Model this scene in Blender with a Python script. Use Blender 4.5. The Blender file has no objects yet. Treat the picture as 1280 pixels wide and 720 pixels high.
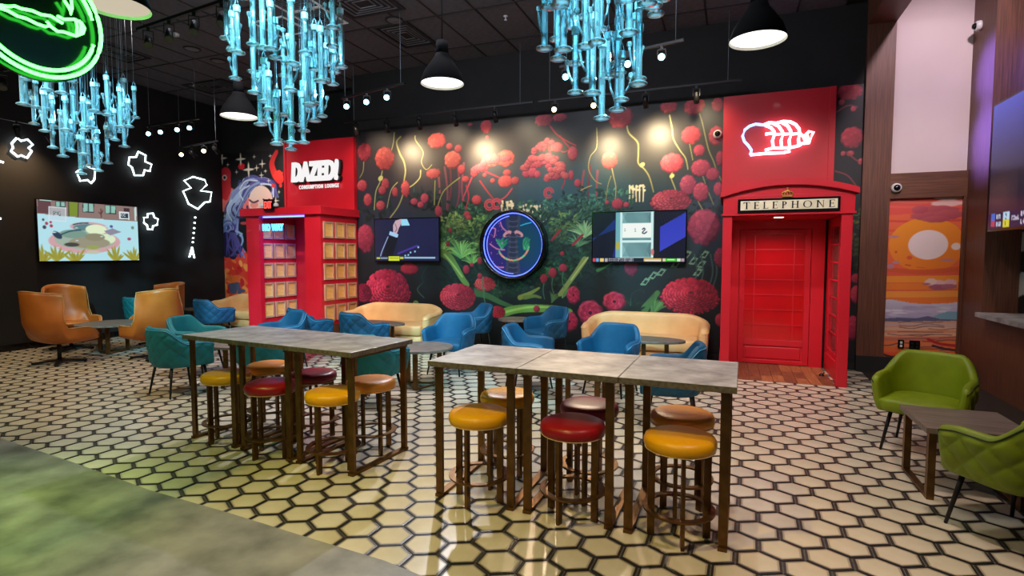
import bpy, bmesh, math, random
import numpy as np
from mathutils import Vector, Matrix

scene = bpy.context.scene
COL = scene.collection
PI = math.pi

# ------------------------------------------------------------------ camera
CAM_H = 1.65
YAW = math.radians(21.5)
PITCH = math.radians(3.5)
FOC = 690.0                      # focal length in pixels of the 1280 wide frame
cd = bpy.data.cameras.new('camera')
cd.sensor_width = 36.0
cd.lens = FOC / 1280 * 36.0
cd.clip_start = 0.05
cd.clip_end = 100
cam = bpy.data.objects.new('camera', cd)
cam.location = (0, 0, CAM_H)
cam.rotation_euler = (PI / 2 - PITCH, 0, YAW)
COL.objects.link(cam)
scene.camera = cam

# ------------------------------------------------------------------ world and exposure
w = bpy.data.worlds.new('world')
scene.world = w
w.use_nodes = True
w.node_tree.nodes['Background'].inputs[0].default_value = (0.62, 0.62, 0.72, 1)
w.node_tree.nodes['Background'].inputs[1].default_value = 0.10
scene.view_settings.view_transform = 'Standard'
scene.view_settings.look = 'None'
scene.view_settings.exposure = 0.0
scene.view_settings.gamma = 1.0
scene.view_settings.use_curve_mapping = False
scene.cycles.use_denoising = True
scene.cycles.max_bounces = 7
scene.cycles.transparent_max_bounces = 14
scene.cycles.sample_clamp_indirect = 6.0
scene.cycles.caustics_reflective = False
scene.cycles.caustics_refractive = False


def spot(name, loc, target, power, col, angle, blend=0.6, size=0.08):
    ld = bpy.data.lights.new(name, 'SPOT')
    ld.energy = power
    ld.color = col
    ld.spot_size = math.radians(angle)
    ld.spot_blend = blend
    ld.shadow_soft_size = size
    o = bpy.data.objects.new(name, ld)
    o.location = loc
    d = Vector(target) - Vector(loc)
    o.rotation_euler = d.to_track_quat('-Z', 'Y').to_euler()
    COL.objects.link(o)
    return o


def area(name, loc, target, power, col, sx, sy):
    ld = bpy.data.lights.new(name, 'AREA')
    ld.energy = power
    ld.color = col
    ld.shape = 'RECTANGLE'
    ld.size = sx
    ld.size_y = sy
    o = bpy.data.objects.new(name, ld)
    o.location = loc
    d = Vector(target) - Vector(loc)
    o.rotation_euler = d.to_track_quat('-Z', 'Y').to_euler()
    COL.objects.link(o)
    return o


# ceiling spots over the camera and the seating, with some unseen fill lights added
WARM = (1.0, 0.80, 0.52)
spot('yellow_ceiling_spot', (-1.7, 1.45, 4.6), (-1.2, 2.75, 0.0), 290, (1.0, 0.74, 0.17), 66, 0.7, 0.04)
spot('yellow_ceiling_spot', (-3.7, 1.6, 4.6), (-3.2, 2.9, 0.0), 240, (1.0, 0.80, 0.26), 56, 0.8, 0.04)
spot('white_ceiling_spot', (1.1, 2.4, 4.8), (0.8, 4.2, 0.0), 205, (1.0, 0.76, 0.72), 70, 0.9, 0.06)
spot('wood_fill_east', (0.7, 5.2, 4.7), (2.9, 7.0, 0.9), 330, (1.0, 0.80, 0.62), 44, 1.0, 0.08)  # unseen lamp added to brighten the walnut wall
spot('front_ceiling_spot', (-1.2, -0.8, 4.4), (-1.2, 3.3, 0.4), 150, (1.0, 0.84, 0.56), 62, 1.0, 0.08)
spot('warm_right_spot', (1.2, 2.2, 4.8), (1.1, 4.6, 0.0), 130, (1.0, 0.74, 0.46), 60, 0.9, 0.06)
spot('green_ceiling_spot', (-3.9, 0.2, 4.0), (-4.4, 1.35, 0), 700, (0.58, 1.0, 0.12), 46, 1.0, 0.1)
spot('grey_ceiling_spot', (-1.6, 0.0, 4.4), (-1.7, 2.0, 0), 60, (0.9, 0.9, 1.0), 40, 1.0, 0.1)
spot('rear_table_spot', (-0.4, 6.6, 4.9), (-0.9, 3.6, 0.9), 210, (0.92, 0.88, 1.0), 46, 0.9, 0.06)
spot('warm_head_light', (-2.68, 8.60, 3.92), (-1.1, 3.8, 0.6), 390, (1.0, 0.74, 0.52), 30, 0.9, 0.05)
spot('warm_head_light', (-2.04, 8.60, 3.92), (-0.4, 3.8, 0.6), 390, (1.0, 0.74, 0.52), 30, 0.9, 0.05)
spot('rear_table_spot', (-4.3, 8.3, 4.6), (-3.5, 3.8, 0.8), 760, (0.92, 0.90, 1.0), 46, 0.9, 0.06)
spot('warm_left_spot', (-7.2, 2.0, 4.8), (-7.9, 4.6, 0), 470, (1.0, 0.82, 0.52), 80, 0.9, 0.08)
spot('lounge_spot_west', (-9.2, 4.4, 4.9), (-9.6, 5.9, 0.4), 240, (1.0, 0.76, 0.5), 75, 0.9, 0.08)
spot('lounge_spot_middle', (-5.2, 4.6, 4.9), (-5.4, 6.3, 0.3), 270, (0.95, 0.9, 0.95), 85, 0.9, 0.1)
spot('lounge_spot_centre', (-3.0, 5.2, 4.9), (-3.2, 7.4, 0.3), 290, (0.95, 0.92, 1.0), 85, 0.9, 0.1)
spot('lounge_spot_east', (-0.6, 5.2, 4.9), (-0.9, 7.4, 0.3), 260, (1.0, 0.9, 0.86), 85, 0.9, 0.1)
spot('booth_spot_east', (0.9, 4.3, 4.9), (0.65, 8.4, 1.8), 420, (1.0, 0.86, 0.84), 48, 0.8, 0.08)
spot('booth_spot_west', (-6.3, 4.0, 4.9), (-7.6, 8.6, 2.0), 620, (1.0, 0.86, 0.82), 50, 0.8, 0.08)
spot('print_spot_west', (-9.6, 7.2, 4.9), (-9.6, 9.9, 2.3), 330, (1.0, 0.9, 0.85), 70, 0.9, 0.08)
spot('print_spot_east', (2.2, 6.0, 4.6), (2.4, 9.1, 1.6), 170, (1.0, 0.84, 0.74), 62, 0.9, 0.08)
spot('pink_spot_east', (2.45, 6.4, 5.6), (2.4, 9.1, 3.9), 330, (1.0, 0.76, 0.86), 55, 0.9, 0.1)
spot('violet_spot_east', (0.5, 8.25, 4.3), (2.9, 8.55, 3.1), 5200, (0.12, 0.13, 1.0), 22, 1.0, 0.1)
spot('violet_spot_east', (0.5, 8.25, 4.3), (2.9, 8.55, 3.9), 3600, (0.12, 0.13, 1.0), 22, 1.0, 0.1)
spot('booth_pane_fill', (-3.9, 5.4, 4.7), (-6.95, 8.5, 1.3), 520, (1.0, 0.84, 0.66), 36, 0.9, 0.08)  # unseen lamp added to brighten the plywood panes
area('mural_fill', (-3.2, 4.6, 4.95), (-3.2, 9.1, 2.2), 115, (0.80, 0.86, 1.0), 6.0, 0.6)  # unseen overhead panel added as fill for the mural

# ------------------------------------------------------------------ pixel of the photograph -> point in the room
FW = Vector((-math.sin(YAW) * math.cos(PITCH), math.cos(YAW) * math.cos(PITCH), -math.sin(PITCH)))
RT = Vector((math.cos(YAW), math.sin(YAW), 0))
UP = RT.cross(FW)
EYE = Vector((0, 0, CAM_H))


def ray(px, py):
    return FW + RT * ((px - 640) / FOC) + UP * ((360 - py) / FOC)


def on_z(px, py, z=0.0):
    d = ray(px, py)
    return EYE + d * ((z - CAM_H) / d.z)


def on_y(px, py, y):
    d = ray(px, py)
    return EYE + d * (y / d.y)


def on_x(px, py, x):
    d = ray(px, py)
    return EYE + d * (x / d.x)


def project(p):
    d = Vector(p) - EYE
    z = d.dot(FW)
    if z <= 0.05:
        return None
    return 640 + FOC * d.dot(RT) / z, 360 - FOC * d.dot(UP) / z


# ------------------------------------------------------------------ colours and materials
def lin(c):
    c = c / 255.0
    return c / 12.92 if c <= 0.04045 else ((c + 0.055) / 1.055) ** 2.4


def rgb(r, g, b):
    return (lin(r), lin(g), lin(b), 1.0)


def mat(name, c1, c2=None, scale=8.0, rough=0.5, metal=0.0, bump=0.0, bscale=None, stretch=None, spec=0.5, coat=0.0, detail=4.0, alpha=1.0):
    """noise-mottled principled surface"""
    m = bpy.data.materials.new(name)
    m.use_nodes = True
    nt = m.node_tree
    b = nt.nodes['Principled BSDF']
    b.inputs['Roughness'].default_value = rough
    b.inputs['Metallic'].default_value = metal
    b.inputs['Specular IOR Level'].default_value = spec
    b.inputs['Coat Weight'].default_value = coat
    b.inputs['Alpha'].default_value = alpha
    tc = nt.nodes.new('ShaderNodeTexCoord')
    mp = nt.nodes.new('ShaderNodeMapping')
    nt.links.new(tc.outputs['Object'], mp.inputs['Vector'])
    if stretch:
        mp.inputs['Scale'].default_value = stretch
    nz = nt.nodes.new('ShaderNodeTexNoise')
    nz.inputs['Scale'].default_value = scale
    nz.inputs['Detail'].default_value = detail
    nt.links.new(mp.outputs['Vector'], nz.inputs['Vector'])
    rp = nt.nodes.new('ShaderNodeValToRGB')
    c2 = c2 or tuple(min(1.0, v * 0.82) for v in c1[:3]) + (1.0,)
    rp.color_ramp.elements[0].position = 0.32
    rp.color_ramp.elements[1].position = 0.68
    rp.color_ramp.elements[0].color = c2
    rp.color_ramp.elements[1].color = c1
    nt.links.new(nz.outputs['Fac'], rp.inputs['Fac'])
    nt.links.new(rp.outputs['Color'], b.inputs['Base Color'])
    if bump:
        n2 = nt.nodes.new('ShaderNodeTexNoise')
        n2.inputs['Scale'].default_value = bscale or scale * 6
        n2.inputs['Detail'].default_value = 3
        nt.links.new(mp.outputs['Vector'], n2.inputs['Vector'])
        bp = nt.nodes.new('ShaderNodeBump')
        bp.inputs['Strength'].default_value = bump
        bp.inputs['Distance'].default_value = 0.01
        nt.links.new(n2.outputs['Fac'], bp.inputs['Height'])
        nt.links.new(bp.outputs['Normal'], b.inputs['Normal'])
    return m


def glow(name, col, strength):
    m = bpy.data.materials.new(name)
    m.use_nodes = True
    b = m.node_tree.nodes['Principled BSDF']
    b.inputs['Base Color'].default_value = (0.02, 0.02, 0.02, 1)
    b.inputs['Emission Color'].default_value = (*col[:3], 1)
    b.inputs['Emission Strength'].default_value = strength
    return m


def printed(name, rough=0.6, emit=0.0, spec=0.3):
    """flat print or screen: colours from the 'print' attribute"""
    m = bpy.data.materials.new(name)
    m.use_nodes = True
    nt = m.node_tree
    b = nt.nodes['Principled BSDF']
    b.inputs['Roughness'].default_value = rough
    b.inputs['Specular IOR Level'].default_value = spec
    at = nt.nodes.new('ShaderNodeAttribute')
    at.attribute_name = 'print'
    if emit:
        b.inputs['Base Color'].default_value = (0.01, 0.01, 0.012, 1)
        nt.links.new(at.outputs['Color'], b.inputs['Emission Color'])
        b.inputs['Emission Strength'].default_value = emit
    else:
        nt.links.new(at.outputs['Color'], b.inputs['Base Color'])
    return m


M = {}
M['black_paint'] = mat('black paint', rgb(27, 26, 29), rgb(20, 19, 22), 3, 0.75)
M['black_wall'] = mat('black wall', rgb(30, 26, 26), rgb(22, 20, 21), 2, 0.8, bump=0.05, bscale=120)
M['ceiling_black'] = mat('black ceiling tile', rgb(92, 92, 100), rgb(78, 78, 86), 14, 0.85, bump=0.25, bscale=160)
M['grid_black'] = mat('black ceiling grid', rgb(24, 24, 27), None, 8, 0.6)
M['grid_white'] = mat('white ceiling grid', rgb(235, 235, 240), None, 8, 0.6)
M['vent_grey'] = mat('grey vent metal', rgb(110, 110, 116), None, 8, 0.5)
M['tile_cream'] = mat('cream glazed tile', rgb(216, 206, 186), rgb(198, 188, 166), 3.5, 0.22, bump=0.03, bscale=40, spec=0.5)
M['tile_edge'] = mat('darker cream tile edge', rgb(166, 154, 134), None, 8, 0.3)
M['tile_black'] = mat('black tile border', rgb(34, 32, 31), rgb(46, 44, 42), 20, 0.4)
M['grout'] = mat('grey grout', rgb(104, 100, 94), rgb(84, 80, 76), 30, 0.9)
M['concrete_floor'] = mat('stained concrete', rgb(152, 150, 146), rgb(92, 92, 88), 3.0, 0.45, bump=0.12, bscale=24, detail=12)
M['dark_floor'] = mat('dark floor', rgb(38, 33, 31), None, 5, 0.6)
M['stone_top'] = mat('grey stone laminate', rgb(166, 166, 170), rgb(108, 107, 108), 8, 0.42, bump=0.05, bscale=50, detail=12)
M['stone_edge'] = mat('stone laminate edge', rgb(122, 112, 96), rgb(84, 76, 64), 40, 0.6, detail=6)
M['taupe_top'] = mat('taupe stone laminate', rgb(136, 122, 112), rgb(96, 86, 80), 8, 0.42, bump=0.05, bscale=50, detail=10)
M['brown_top'] = mat('brown wood laminate', rgb(126, 112, 102), rgb(88, 76, 68), 7, 0.4, stretch=(0.6, 5, 5), detail=8)
M['bronze'] = mat('bronze metal', rgb(126, 92, 52), rgb(100, 72, 40), 12, 0.38, metal=0.85)
M['black_metal'] = mat('black metal', rgb(26, 25, 26), None, 12, 0.45, metal=0.3)
M['blue_fabric'] = mat('blue velvet', rgb(3, 82, 120), rgb(2, 72, 108), 9, 0.62, bump=0.05, bscale=300)
M['teal_fabric'] = mat('teal velvet', rgb(14, 124, 134), rgb(10, 108, 120), 9, 0.62, bump=0.05, bscale=300)
M['green_fabric'] = mat('lime green leather', rgb(128, 146, 6), rgb(112, 130, 4), 6, 0.5, bump=0.05, bscale=200)
M['piping_blue'] = mat('blue piping', rgb(70, 150, 190), None, 9, 0.5)
M['piping_dark'] = mat('dark green piping', rgb(48, 58, 10), None, 9, 0.5)
M['piping_cream'] = mat('tan piping', rgb(206, 158, 96), None, 9, 0.5)
M['egg_leather'] = mat('cognac leather', rgb(190, 106, 36), rgb(170, 92, 30), 4, 0.42, bump=0.05, bscale=160)
M['cream_leather'] = mat('cream leather', rgb(234, 184, 126), rgb(222, 170, 112), 4, 0.45, bump=0.04, bscale=120)
M['yellow_vinyl'] = mat('yellow vinyl', rgb(246, 178, 8), rgb(236, 166, 6), 6, 0.38)
M['orange_vinyl'] = mat('orange vinyl', rgb(232, 152, 52), rgb(222, 142, 44), 6, 0.38)
M['tan_vinyl'] = mat('tan vinyl', rgb(226, 170, 104), rgb(216, 158, 92), 6, 0.38)
M['red_vinyl'] = mat('dark red vinyl', rgb(168, 22, 30), rgb(148, 16, 26), 6, 0.35)
M['rose_vinyl'] = mat('wine red vinyl', rgb(140, 34, 48), rgb(122, 26, 42), 6, 0.35)
M['thread'] = mat('seat thread', rgb(236, 214, 170), None, 20, 0.6)
M['red_paint'] = mat('red paint', rgb(208, 26, 44), rgb(198, 20, 38), 2, 0.42, coat=0.1)
M['red_gloss'] = mat('glossy red pane', rgb(204, 16, 26), None, 2, 0.12, coat=0.4)
M['wood_dark'] = mat('walnut panel', rgb(112, 69, 51), rgb(80, 48, 35), 5, 0.5, stretch=(14, 14, 0.5), detail=8)
M['wood_beam'] = mat('walnut board', rgb(118, 74, 52), rgb(88, 54, 38), 5, 0.5, stretch=(0.6, 12, 12), detail=8)
M['plank_a'] = mat('brown floor plank', rgb(136, 82, 54), rgb(96, 56, 38), 4, 0.4, stretch=(10, 1, 10), detail=8)
M['plank_b'] = mat('light floor plank', rgb(176, 112, 70), rgb(134, 80, 50), 4, 0.4, stretch=(10, 1, 10), detail=8)
M['ply'] = mat('pale plywood', rgb(250, 188, 110), rgb(236, 166, 88), 3, 0.5, stretch=(1, 1, 6), detail=6)
M['ply_frame'] = mat('taupe pane frame', rgb(196, 150, 118), None, 8, 0.5)
M['white_wall'] = mat('white wall', rgb(220, 205, 204), rgb(216, 201, 200), 2, 0.8)
M['white_plastic'] = mat('white plastic', rgb(226, 226, 224), None, 10, 0.4)
M['cap_plastic'] = mat('pale blue cap', rgb(190, 226, 240), None, 10, 0.4)
M['black_gloss'] = mat('black gloss plastic', rgb(12, 12, 14), None, 10, 0.18)
M['gold'] = mat('gold paint', rgb(226, 176, 84), None, 20, 0.35, metal=0.6)
M['sign_cream'] = mat('cream sign glass', rgb(244, 232, 200), None, 10, 0.4)
M['dome_black'] = mat('black lamp dome', rgb(14, 13, 14), None, 8, 0.9, spec=0.1)
M['dome_white'] = mat('white lamp inside', rgb(240, 236, 226), None, 8, 0.5)
M['wire'] = mat('grey wire', rgb(120, 130, 140), None, 8, 0.5)
M['mural'] = printed('mural print', 0.50, spec=0.5)
M['screen'] = printed('lit screen', 0.25, emit=1.0)
M['neon_white'] = glow('white neon', (0.80, 0.97, 1.0), 5.0)
M['neon_loaf'] = glow('white loaf neon', (0.90, 0.86, 1.0), 4.0)
M['neon_blue'] = glow('blue neon', (0.25, 0.50, 1.0), 3.2)
M['neon_pink'] = glow('pink neon', (1.0, 0.72, 0.78), 4.0)
M['neon_green'] = glow('green neon', (0.05, 1.0, 0.06), 13.0)
M['neon_cyan'] = glow('cyan neon', (0.06, 0.50, 1.0), 4.5)
M['led_blue'] = glow('blue light strip', (0.06, 0.10, 1.0), 9.0)
M['led_ring'] = glow('violet ring light', (0.10, 0.16, 1.0), 2.6)
M['exit_red'] = glow('exit letters', (1.0, 0.06, 0.05), 2.2)
M['letter_white'] = glow('lit white letters', (1.0, 0.97, 0.97), 0.92)
M['lamp_disc'] = glow('lit lamp disc', (1.0, 0.97, 0.90), 2.4)
M['lamp_dim'] = glow('dim lamp disc', (0.78, 0.66, 0.50), 0.75)
M['lens_blue'] = glow('blue lit lens', (0.25, 0.78, 1.0), 14.0)
M['lens_warm'] = glow('warm lit lens', (1.0, 0.72, 0.36), 16.0)
M['lens_dark'] = mat('dark lens', rgb(60, 58, 54), None, 9, 0.2)
M['downlight'] = glow('small downlight', (1.0, 0.85, 0.7), 3.0)


def glass_mat(name, tint, body, fac):
    """thin glass: clear part, a milky lit part and a mirror-like skin"""
    m = bpy.data.materials.new(name)
    m.use_nodes = True
    nt = m.node_tree
    nt.nodes.remove(nt.nodes['Principled BSDF'])
    out = nt.nodes['Material Output']
    tr = nt.nodes.new('ShaderNodeBsdfTransparent')
    tr.inputs[0].default_value = (*tint, 1)
    df = nt.nodes.new('ShaderNodeBsdfDiffuse')
    df.inputs[0].default_value = (*body, 1)
    tl = nt.nodes.new('ShaderNodeBsdfTranslucent')
    tl.inputs[0].default_value = (*body, 1)
    m1 = nt.nodes.new('ShaderNodeMixShader')
    m1.inputs[0].default_value = 0.5
    nt.links.new(df.outputs[0], m1.inputs[1])
    nt.links.new(tl.outputs[0], m1.inputs[2])
    m2 = nt.nodes.new('ShaderNodeMixShader')
    lw = nt.nodes.new('ShaderNodeLayerWeight')      # glass walls look denser where they are seen edge on
    lw.inputs['Blend'].default_value = 0.35
    mr = nt.nodes.new('ShaderNodeMapRange')
    mr.inputs[3].default_value = fac * 0.5
    mr.inputs[4].default_value = min(1.0, fac * 4.0)
    nt.links.new(lw.outputs['Facing'], mr.inputs[0])
    nt.links.new(mr.outputs[0], m2.inputs[0])
    nt.links.new(tr.outputs[0], m2.inputs[1])
    nt.links.new(m1.outputs[0], m2.inputs[2])
    gl = nt.nodes.new('ShaderNodeBsdfGlossy')
    gl.inputs['Roughness'].default_value = 0.08
    fr = nt.nodes.new('ShaderNodeFresnel')
    fr.inputs[0].default_value = 1.5
    m3 = nt.nodes.new('ShaderNodeMixShader')
    nt.links.new(fr.outputs[0], m3.inputs[0])
    nt.links.new(m2.outputs[0], m3.inputs[1])
    nt.links.new(gl.outputs[0], m3.inputs[2])
    nt.links.new(m3.outputs[0], out.inputs[0])
    return m


M['pipe_glass'] = glass_mat('hanging pipe glass', (0.80, 0.95, 1.0), (0.88, 0.98, 1.0), 0.20)
M['window_glass'] = glass_mat('booth window glass', (0.96, 0.80, 0.80), (0.9, 0.5, 0.5), 0.06)


# ------------------------------------------------------------------ objects, labels, copies
def tag(o, label=None, cat=None, group=None, kind=None):
    if label:
        o['label'] = label
    if cat:
        o['category'] = cat
    if group:
        o['group'] = group
    if kind:
        o['kind'] = kind
    return o


def thing(name, label, cat, loc=(0, 0, 0), rz=0.0, group=None):
    o = bpy.data.objects.new(name, None)
    o.empty_display_size = 0.1
    o.location = loc
    o.rotation_euler = (0, 0, rz)
    COL.objects.link(o)
    return tag(o, label, cat, group)


KIDS = {}


def adopt(o, parent):
    if parent is not None:
        o.parent = parent
        KIDS.setdefault(parent.name, []).append(o)
    return o


def copy_tree(o, parent=None):
    c = o.copy()
    COL.objects.link(c)
    if parent is not None:
        adopt(c, parent)
    for ch in KIDS.get(o.name, []):
        copy_tree(ch, c)
    return c


def put(o, loc, rz=None, label=None):
    o.location = loc
    if rz is not None:
        o.rotation_euler = (0, 0, rz)
    if label:
        o['label'] = label
    return o


def face_to(dx, dy):
    """rotation that turns a front looking along -Y to look along (dx, dy)"""
    return math.atan2(dx, -dy)


# ------------------------------------------------------------------ mesh builder
class MB:
    def __init__(self):
        self.v = []
        self.f = []
        self.m = []
        self.s = []

    def add(self, vs, fs, mi=0, smooth=False):
        k = len(self.v)
        self.v += [tuple(p) for p in vs]
        for f in fs:
            self.f.append(tuple(i + k for i in f))
            self.m.append(mi)
            self.s.append(smooth)
        return self

    def box(self, x0, y0, z0, x1, y1, z1, mi=0):
        vs = [(x0, y0, z0), (x1, y0, z0), (x1, y1, z0), (x0, y1, z0), (x0, y0, z1), (x1, y0, z1), (x1, y1, z1), (x0, y1, z1)]
        return self.add(vs, [(3, 2, 1, 0), (4, 5, 6, 7), (0, 1, 5, 4), (1, 2, 6, 5), (2, 3, 7, 6), (3, 0, 4, 7)], mi)

    def bar(self, a, b, wx, wy, mi=0):
        """square section bar from a to b (mostly along one axis)"""
        a = Vector(a); b = Vector(b)
        d = (b - a).normalized()
        ref = Vector((0, 0, 1)) if abs(d.z) < 0.9 else Vector((0, 1, 0))
        s = d.cross(ref).normalized() * (wx / 2)
        t = s.cross(d).normalized() * (wy / 2)
        vs = [a + s + t, a - s + t, a - s - t, a + s - t, b + s + t, b - s + t, b - s - t, b + s - t]
        return self.add(vs, [(0, 1, 2, 3), (7, 6, 5, 4), (0, 4, 5, 1), (1, 5, 6, 2), (2, 6, 7, 3), (3, 7, 4, 0)], mi)

    def cyl(self, a, b, r0, r1=None, n=12, mi=0, caps=True):
        r1 = r0 if r1 is None else r1
        a = Vector(a); b = Vector(b)
        d = (b - a).normalized()
        ref = Vector((0, 0, 1)) if abs(d.z) < 0.9 else Vector((1, 0, 0))
        s = d.cross(ref).normalized()
        t = d.cross(s).normalized()
        vs = []
        for c, r in ((a, r0), (b, r1)):
            for i in range(n):
                q = 2 * PI * i / n
                vs.append(c + s * (math.cos(q) * r) + t * (math.sin(q) * r))
        self.add(vs, [(i, i + n, (i + 1) % n + n, (i + 1) % n) for i in range(n)], mi, True)
        if caps:
            self.add(vs[:n], [tuple(range(n))], mi)
            self.add(vs[n:], [tuple(range(n - 1, -1, -1))], mi)
        return self

    def tube(self, pts, r, n=6, mi=0, closed=False):
        P = [Vector(p) for p in pts]
        k = len(P)
        vs = []
        for i, p in enumerate(P):
            if closed:
                d = P[(i + 1) % k] - P[i - 1]
            else:
                d = P[min(i + 1, k - 1)] - P[max(i - 1, 0)]
            d.normalize()
            ref = Vector((0, 0, 1)) if abs(d.z) < 0.95 else Vector((1, 0, 0))
            s = d.cross(ref).normalized()
            t = s.cross(d).normalized()
            for j in range(n):
                q = 2 * PI * j / n
                vs.append(p + (s * math.cos(q) + t * math.sin(q)) * r)
        fs = []
        for i in range(k if closed else k - 1):
            a = i * n
            b = ((i + 1) % k) * n
            for j in range(n):
                fs.append((a + j, b + j, b + (j + 1) % n, a + (j + 1) % n))
        self.add(vs, fs, mi, True)
        if not closed:
            self.add(vs[:n], [tuple(range(n - 1, -1, -1))], mi)
            self.add(vs[-n:], [tuple(range(n))], mi)
        return self

    def lathe(self, prof, n=24, mi=0, c=(0, 0, 0), smooth=True, sx=1.0, sy=1.0):
        """profile of (r, z) turned about z; ends with r = 0 are closed"""
        vs = []
        for r, z in prof:
            for i in range(n):
                q = 2 * PI * i / n
                vs.append((c[0] + math.cos(q) * r * sx, c[1] + math.sin(q) * r * sy, c[2] + z))
        fs = []
        for k in range(len(prof) - 1):
            for i in range(n):
                fs.append((k * n + i, k * n + (i + 1) % n, (k + 1) * n + (i + 1) % n, (k + 1) * n + i))
        self.add(vs, fs, mi, smooth)
        return self

    def prism(self, poly, a, b, axis='y', mi=0):
        """2D polygon extruded from a to b along an axis; polygon in the other two axes"""
        n = len(poly)
        def P(u, v, h):
            return {'y': (u, h, v), 'z': (u, v, h), 'x': (h, u, v)}[axis]
        vs = [P(u, v, a) for u, v in poly] + [P(u, v, b) for u, v in poly]
        fs = [tuple(range(n)), tuple(range(2 * n - 1, n - 1, -1))]
        fs += [(i, i + n, (i + 1) % n + n, (i + 1) % n) for i in range(n)]
        return self.add(vs, fs, mi)

    def grid(self, fn, nu, nv, mi=0, smooth=True, wrap=False):
        vs = [fn(i / nu, j / nv) for j in range(nv + 1) for i in range(nu + (0 if wrap else 1))]
        w_ = nu if wrap else nu + 1
        fs = []
        for j in range(nv):
            for i in range(nu):
                i2 = (i + 1) % w_ if wrap else i + 1
                fs.append((j * w_ + i, j * w_ + i2, (j + 1) * w_ + i2, (j + 1) * w_ + i))
        return self.add(vs, fs, mi, smooth)

    def mesh(self, name, mats, bevel=0.0, weld=True):
        me = bpy.data.meshes.new(name)
        me.from_pydata(self.v, [], self.f)
        for m in (mats if isinstance(mats, (list, tuple)) else [mats]):
            me.materials.append(m)
        me.polygons.foreach_set('material_index', self.m)
        me.polygons.foreach_set('use_smooth', self.s)
        bm = bmesh.new()
        bm.from_mesh(me)
        if weld:
            bmesh.ops.remove_doubles(bm, verts=bm.verts, dist=0.00008)
        bmesh.ops.recalc_face_normals(bm, faces=bm.faces)
        if bevel:
            es = [e for e in bm.edges if len(e.link_faces) == 2 and e.calc_face_angle(0) > 0.6]
            bmesh.ops.bevel(bm, geom=es, offset=bevel, segments=2, affect='EDGES', profile=0.5)
        bm.to_mesh(me)
        bm.free()
        me.update()
        return me

    def build(self, name, mats, parent=None, bevel=0.0, weld=True):
        o = bpy.data.objects.new(name, self.mesh(name, mats, bevel, weld))
        COL.objects.link(o)
        return adopt(o, parent)


def inst(name, mesh, parent=None, loc=(0, 0, 0), rot=(0, 0, 0)):
    o = bpy.data.objects.new(name, mesh)
    o.location = loc
    o.rotation_euler = rot
    COL.objects.link(o)
    return adopt(o, parent)


def struct(o):
    o['kind'] = 'structure'
    return o


def text_mesh(body, size, depth, offset=0.0, shear=0.0, spacing=1.0):
    """lettering as a mesh in the XZ plane, centred on x, standing on z = 0, facing -Y"""
    cu = bpy.data.curves.new('lettering', 'FONT')
    cu.body = body
    cu.size = size
    cu.extrude = depth / 2
    cu.offset = offset
    cu.shear = shear
    cu.space_character = spacing
    cu.align_x = 'CENTER'
    cu.resolution_u = 4
    o = bpy.data.objects.new('lettering', cu)
    COL.objects.link(o)
    bpy.context.view_layer.update()
    me = bpy.data.meshes.new_from_object(o.evaluated_get(bpy.context.evaluated_depsgraph_get()))
    bpy.data.objects.remove(o)
    bpy.data.curves.remove(cu)
    me.transform(Matrix.Rotation(PI / 2, 4, 'X'))
    return me


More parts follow.
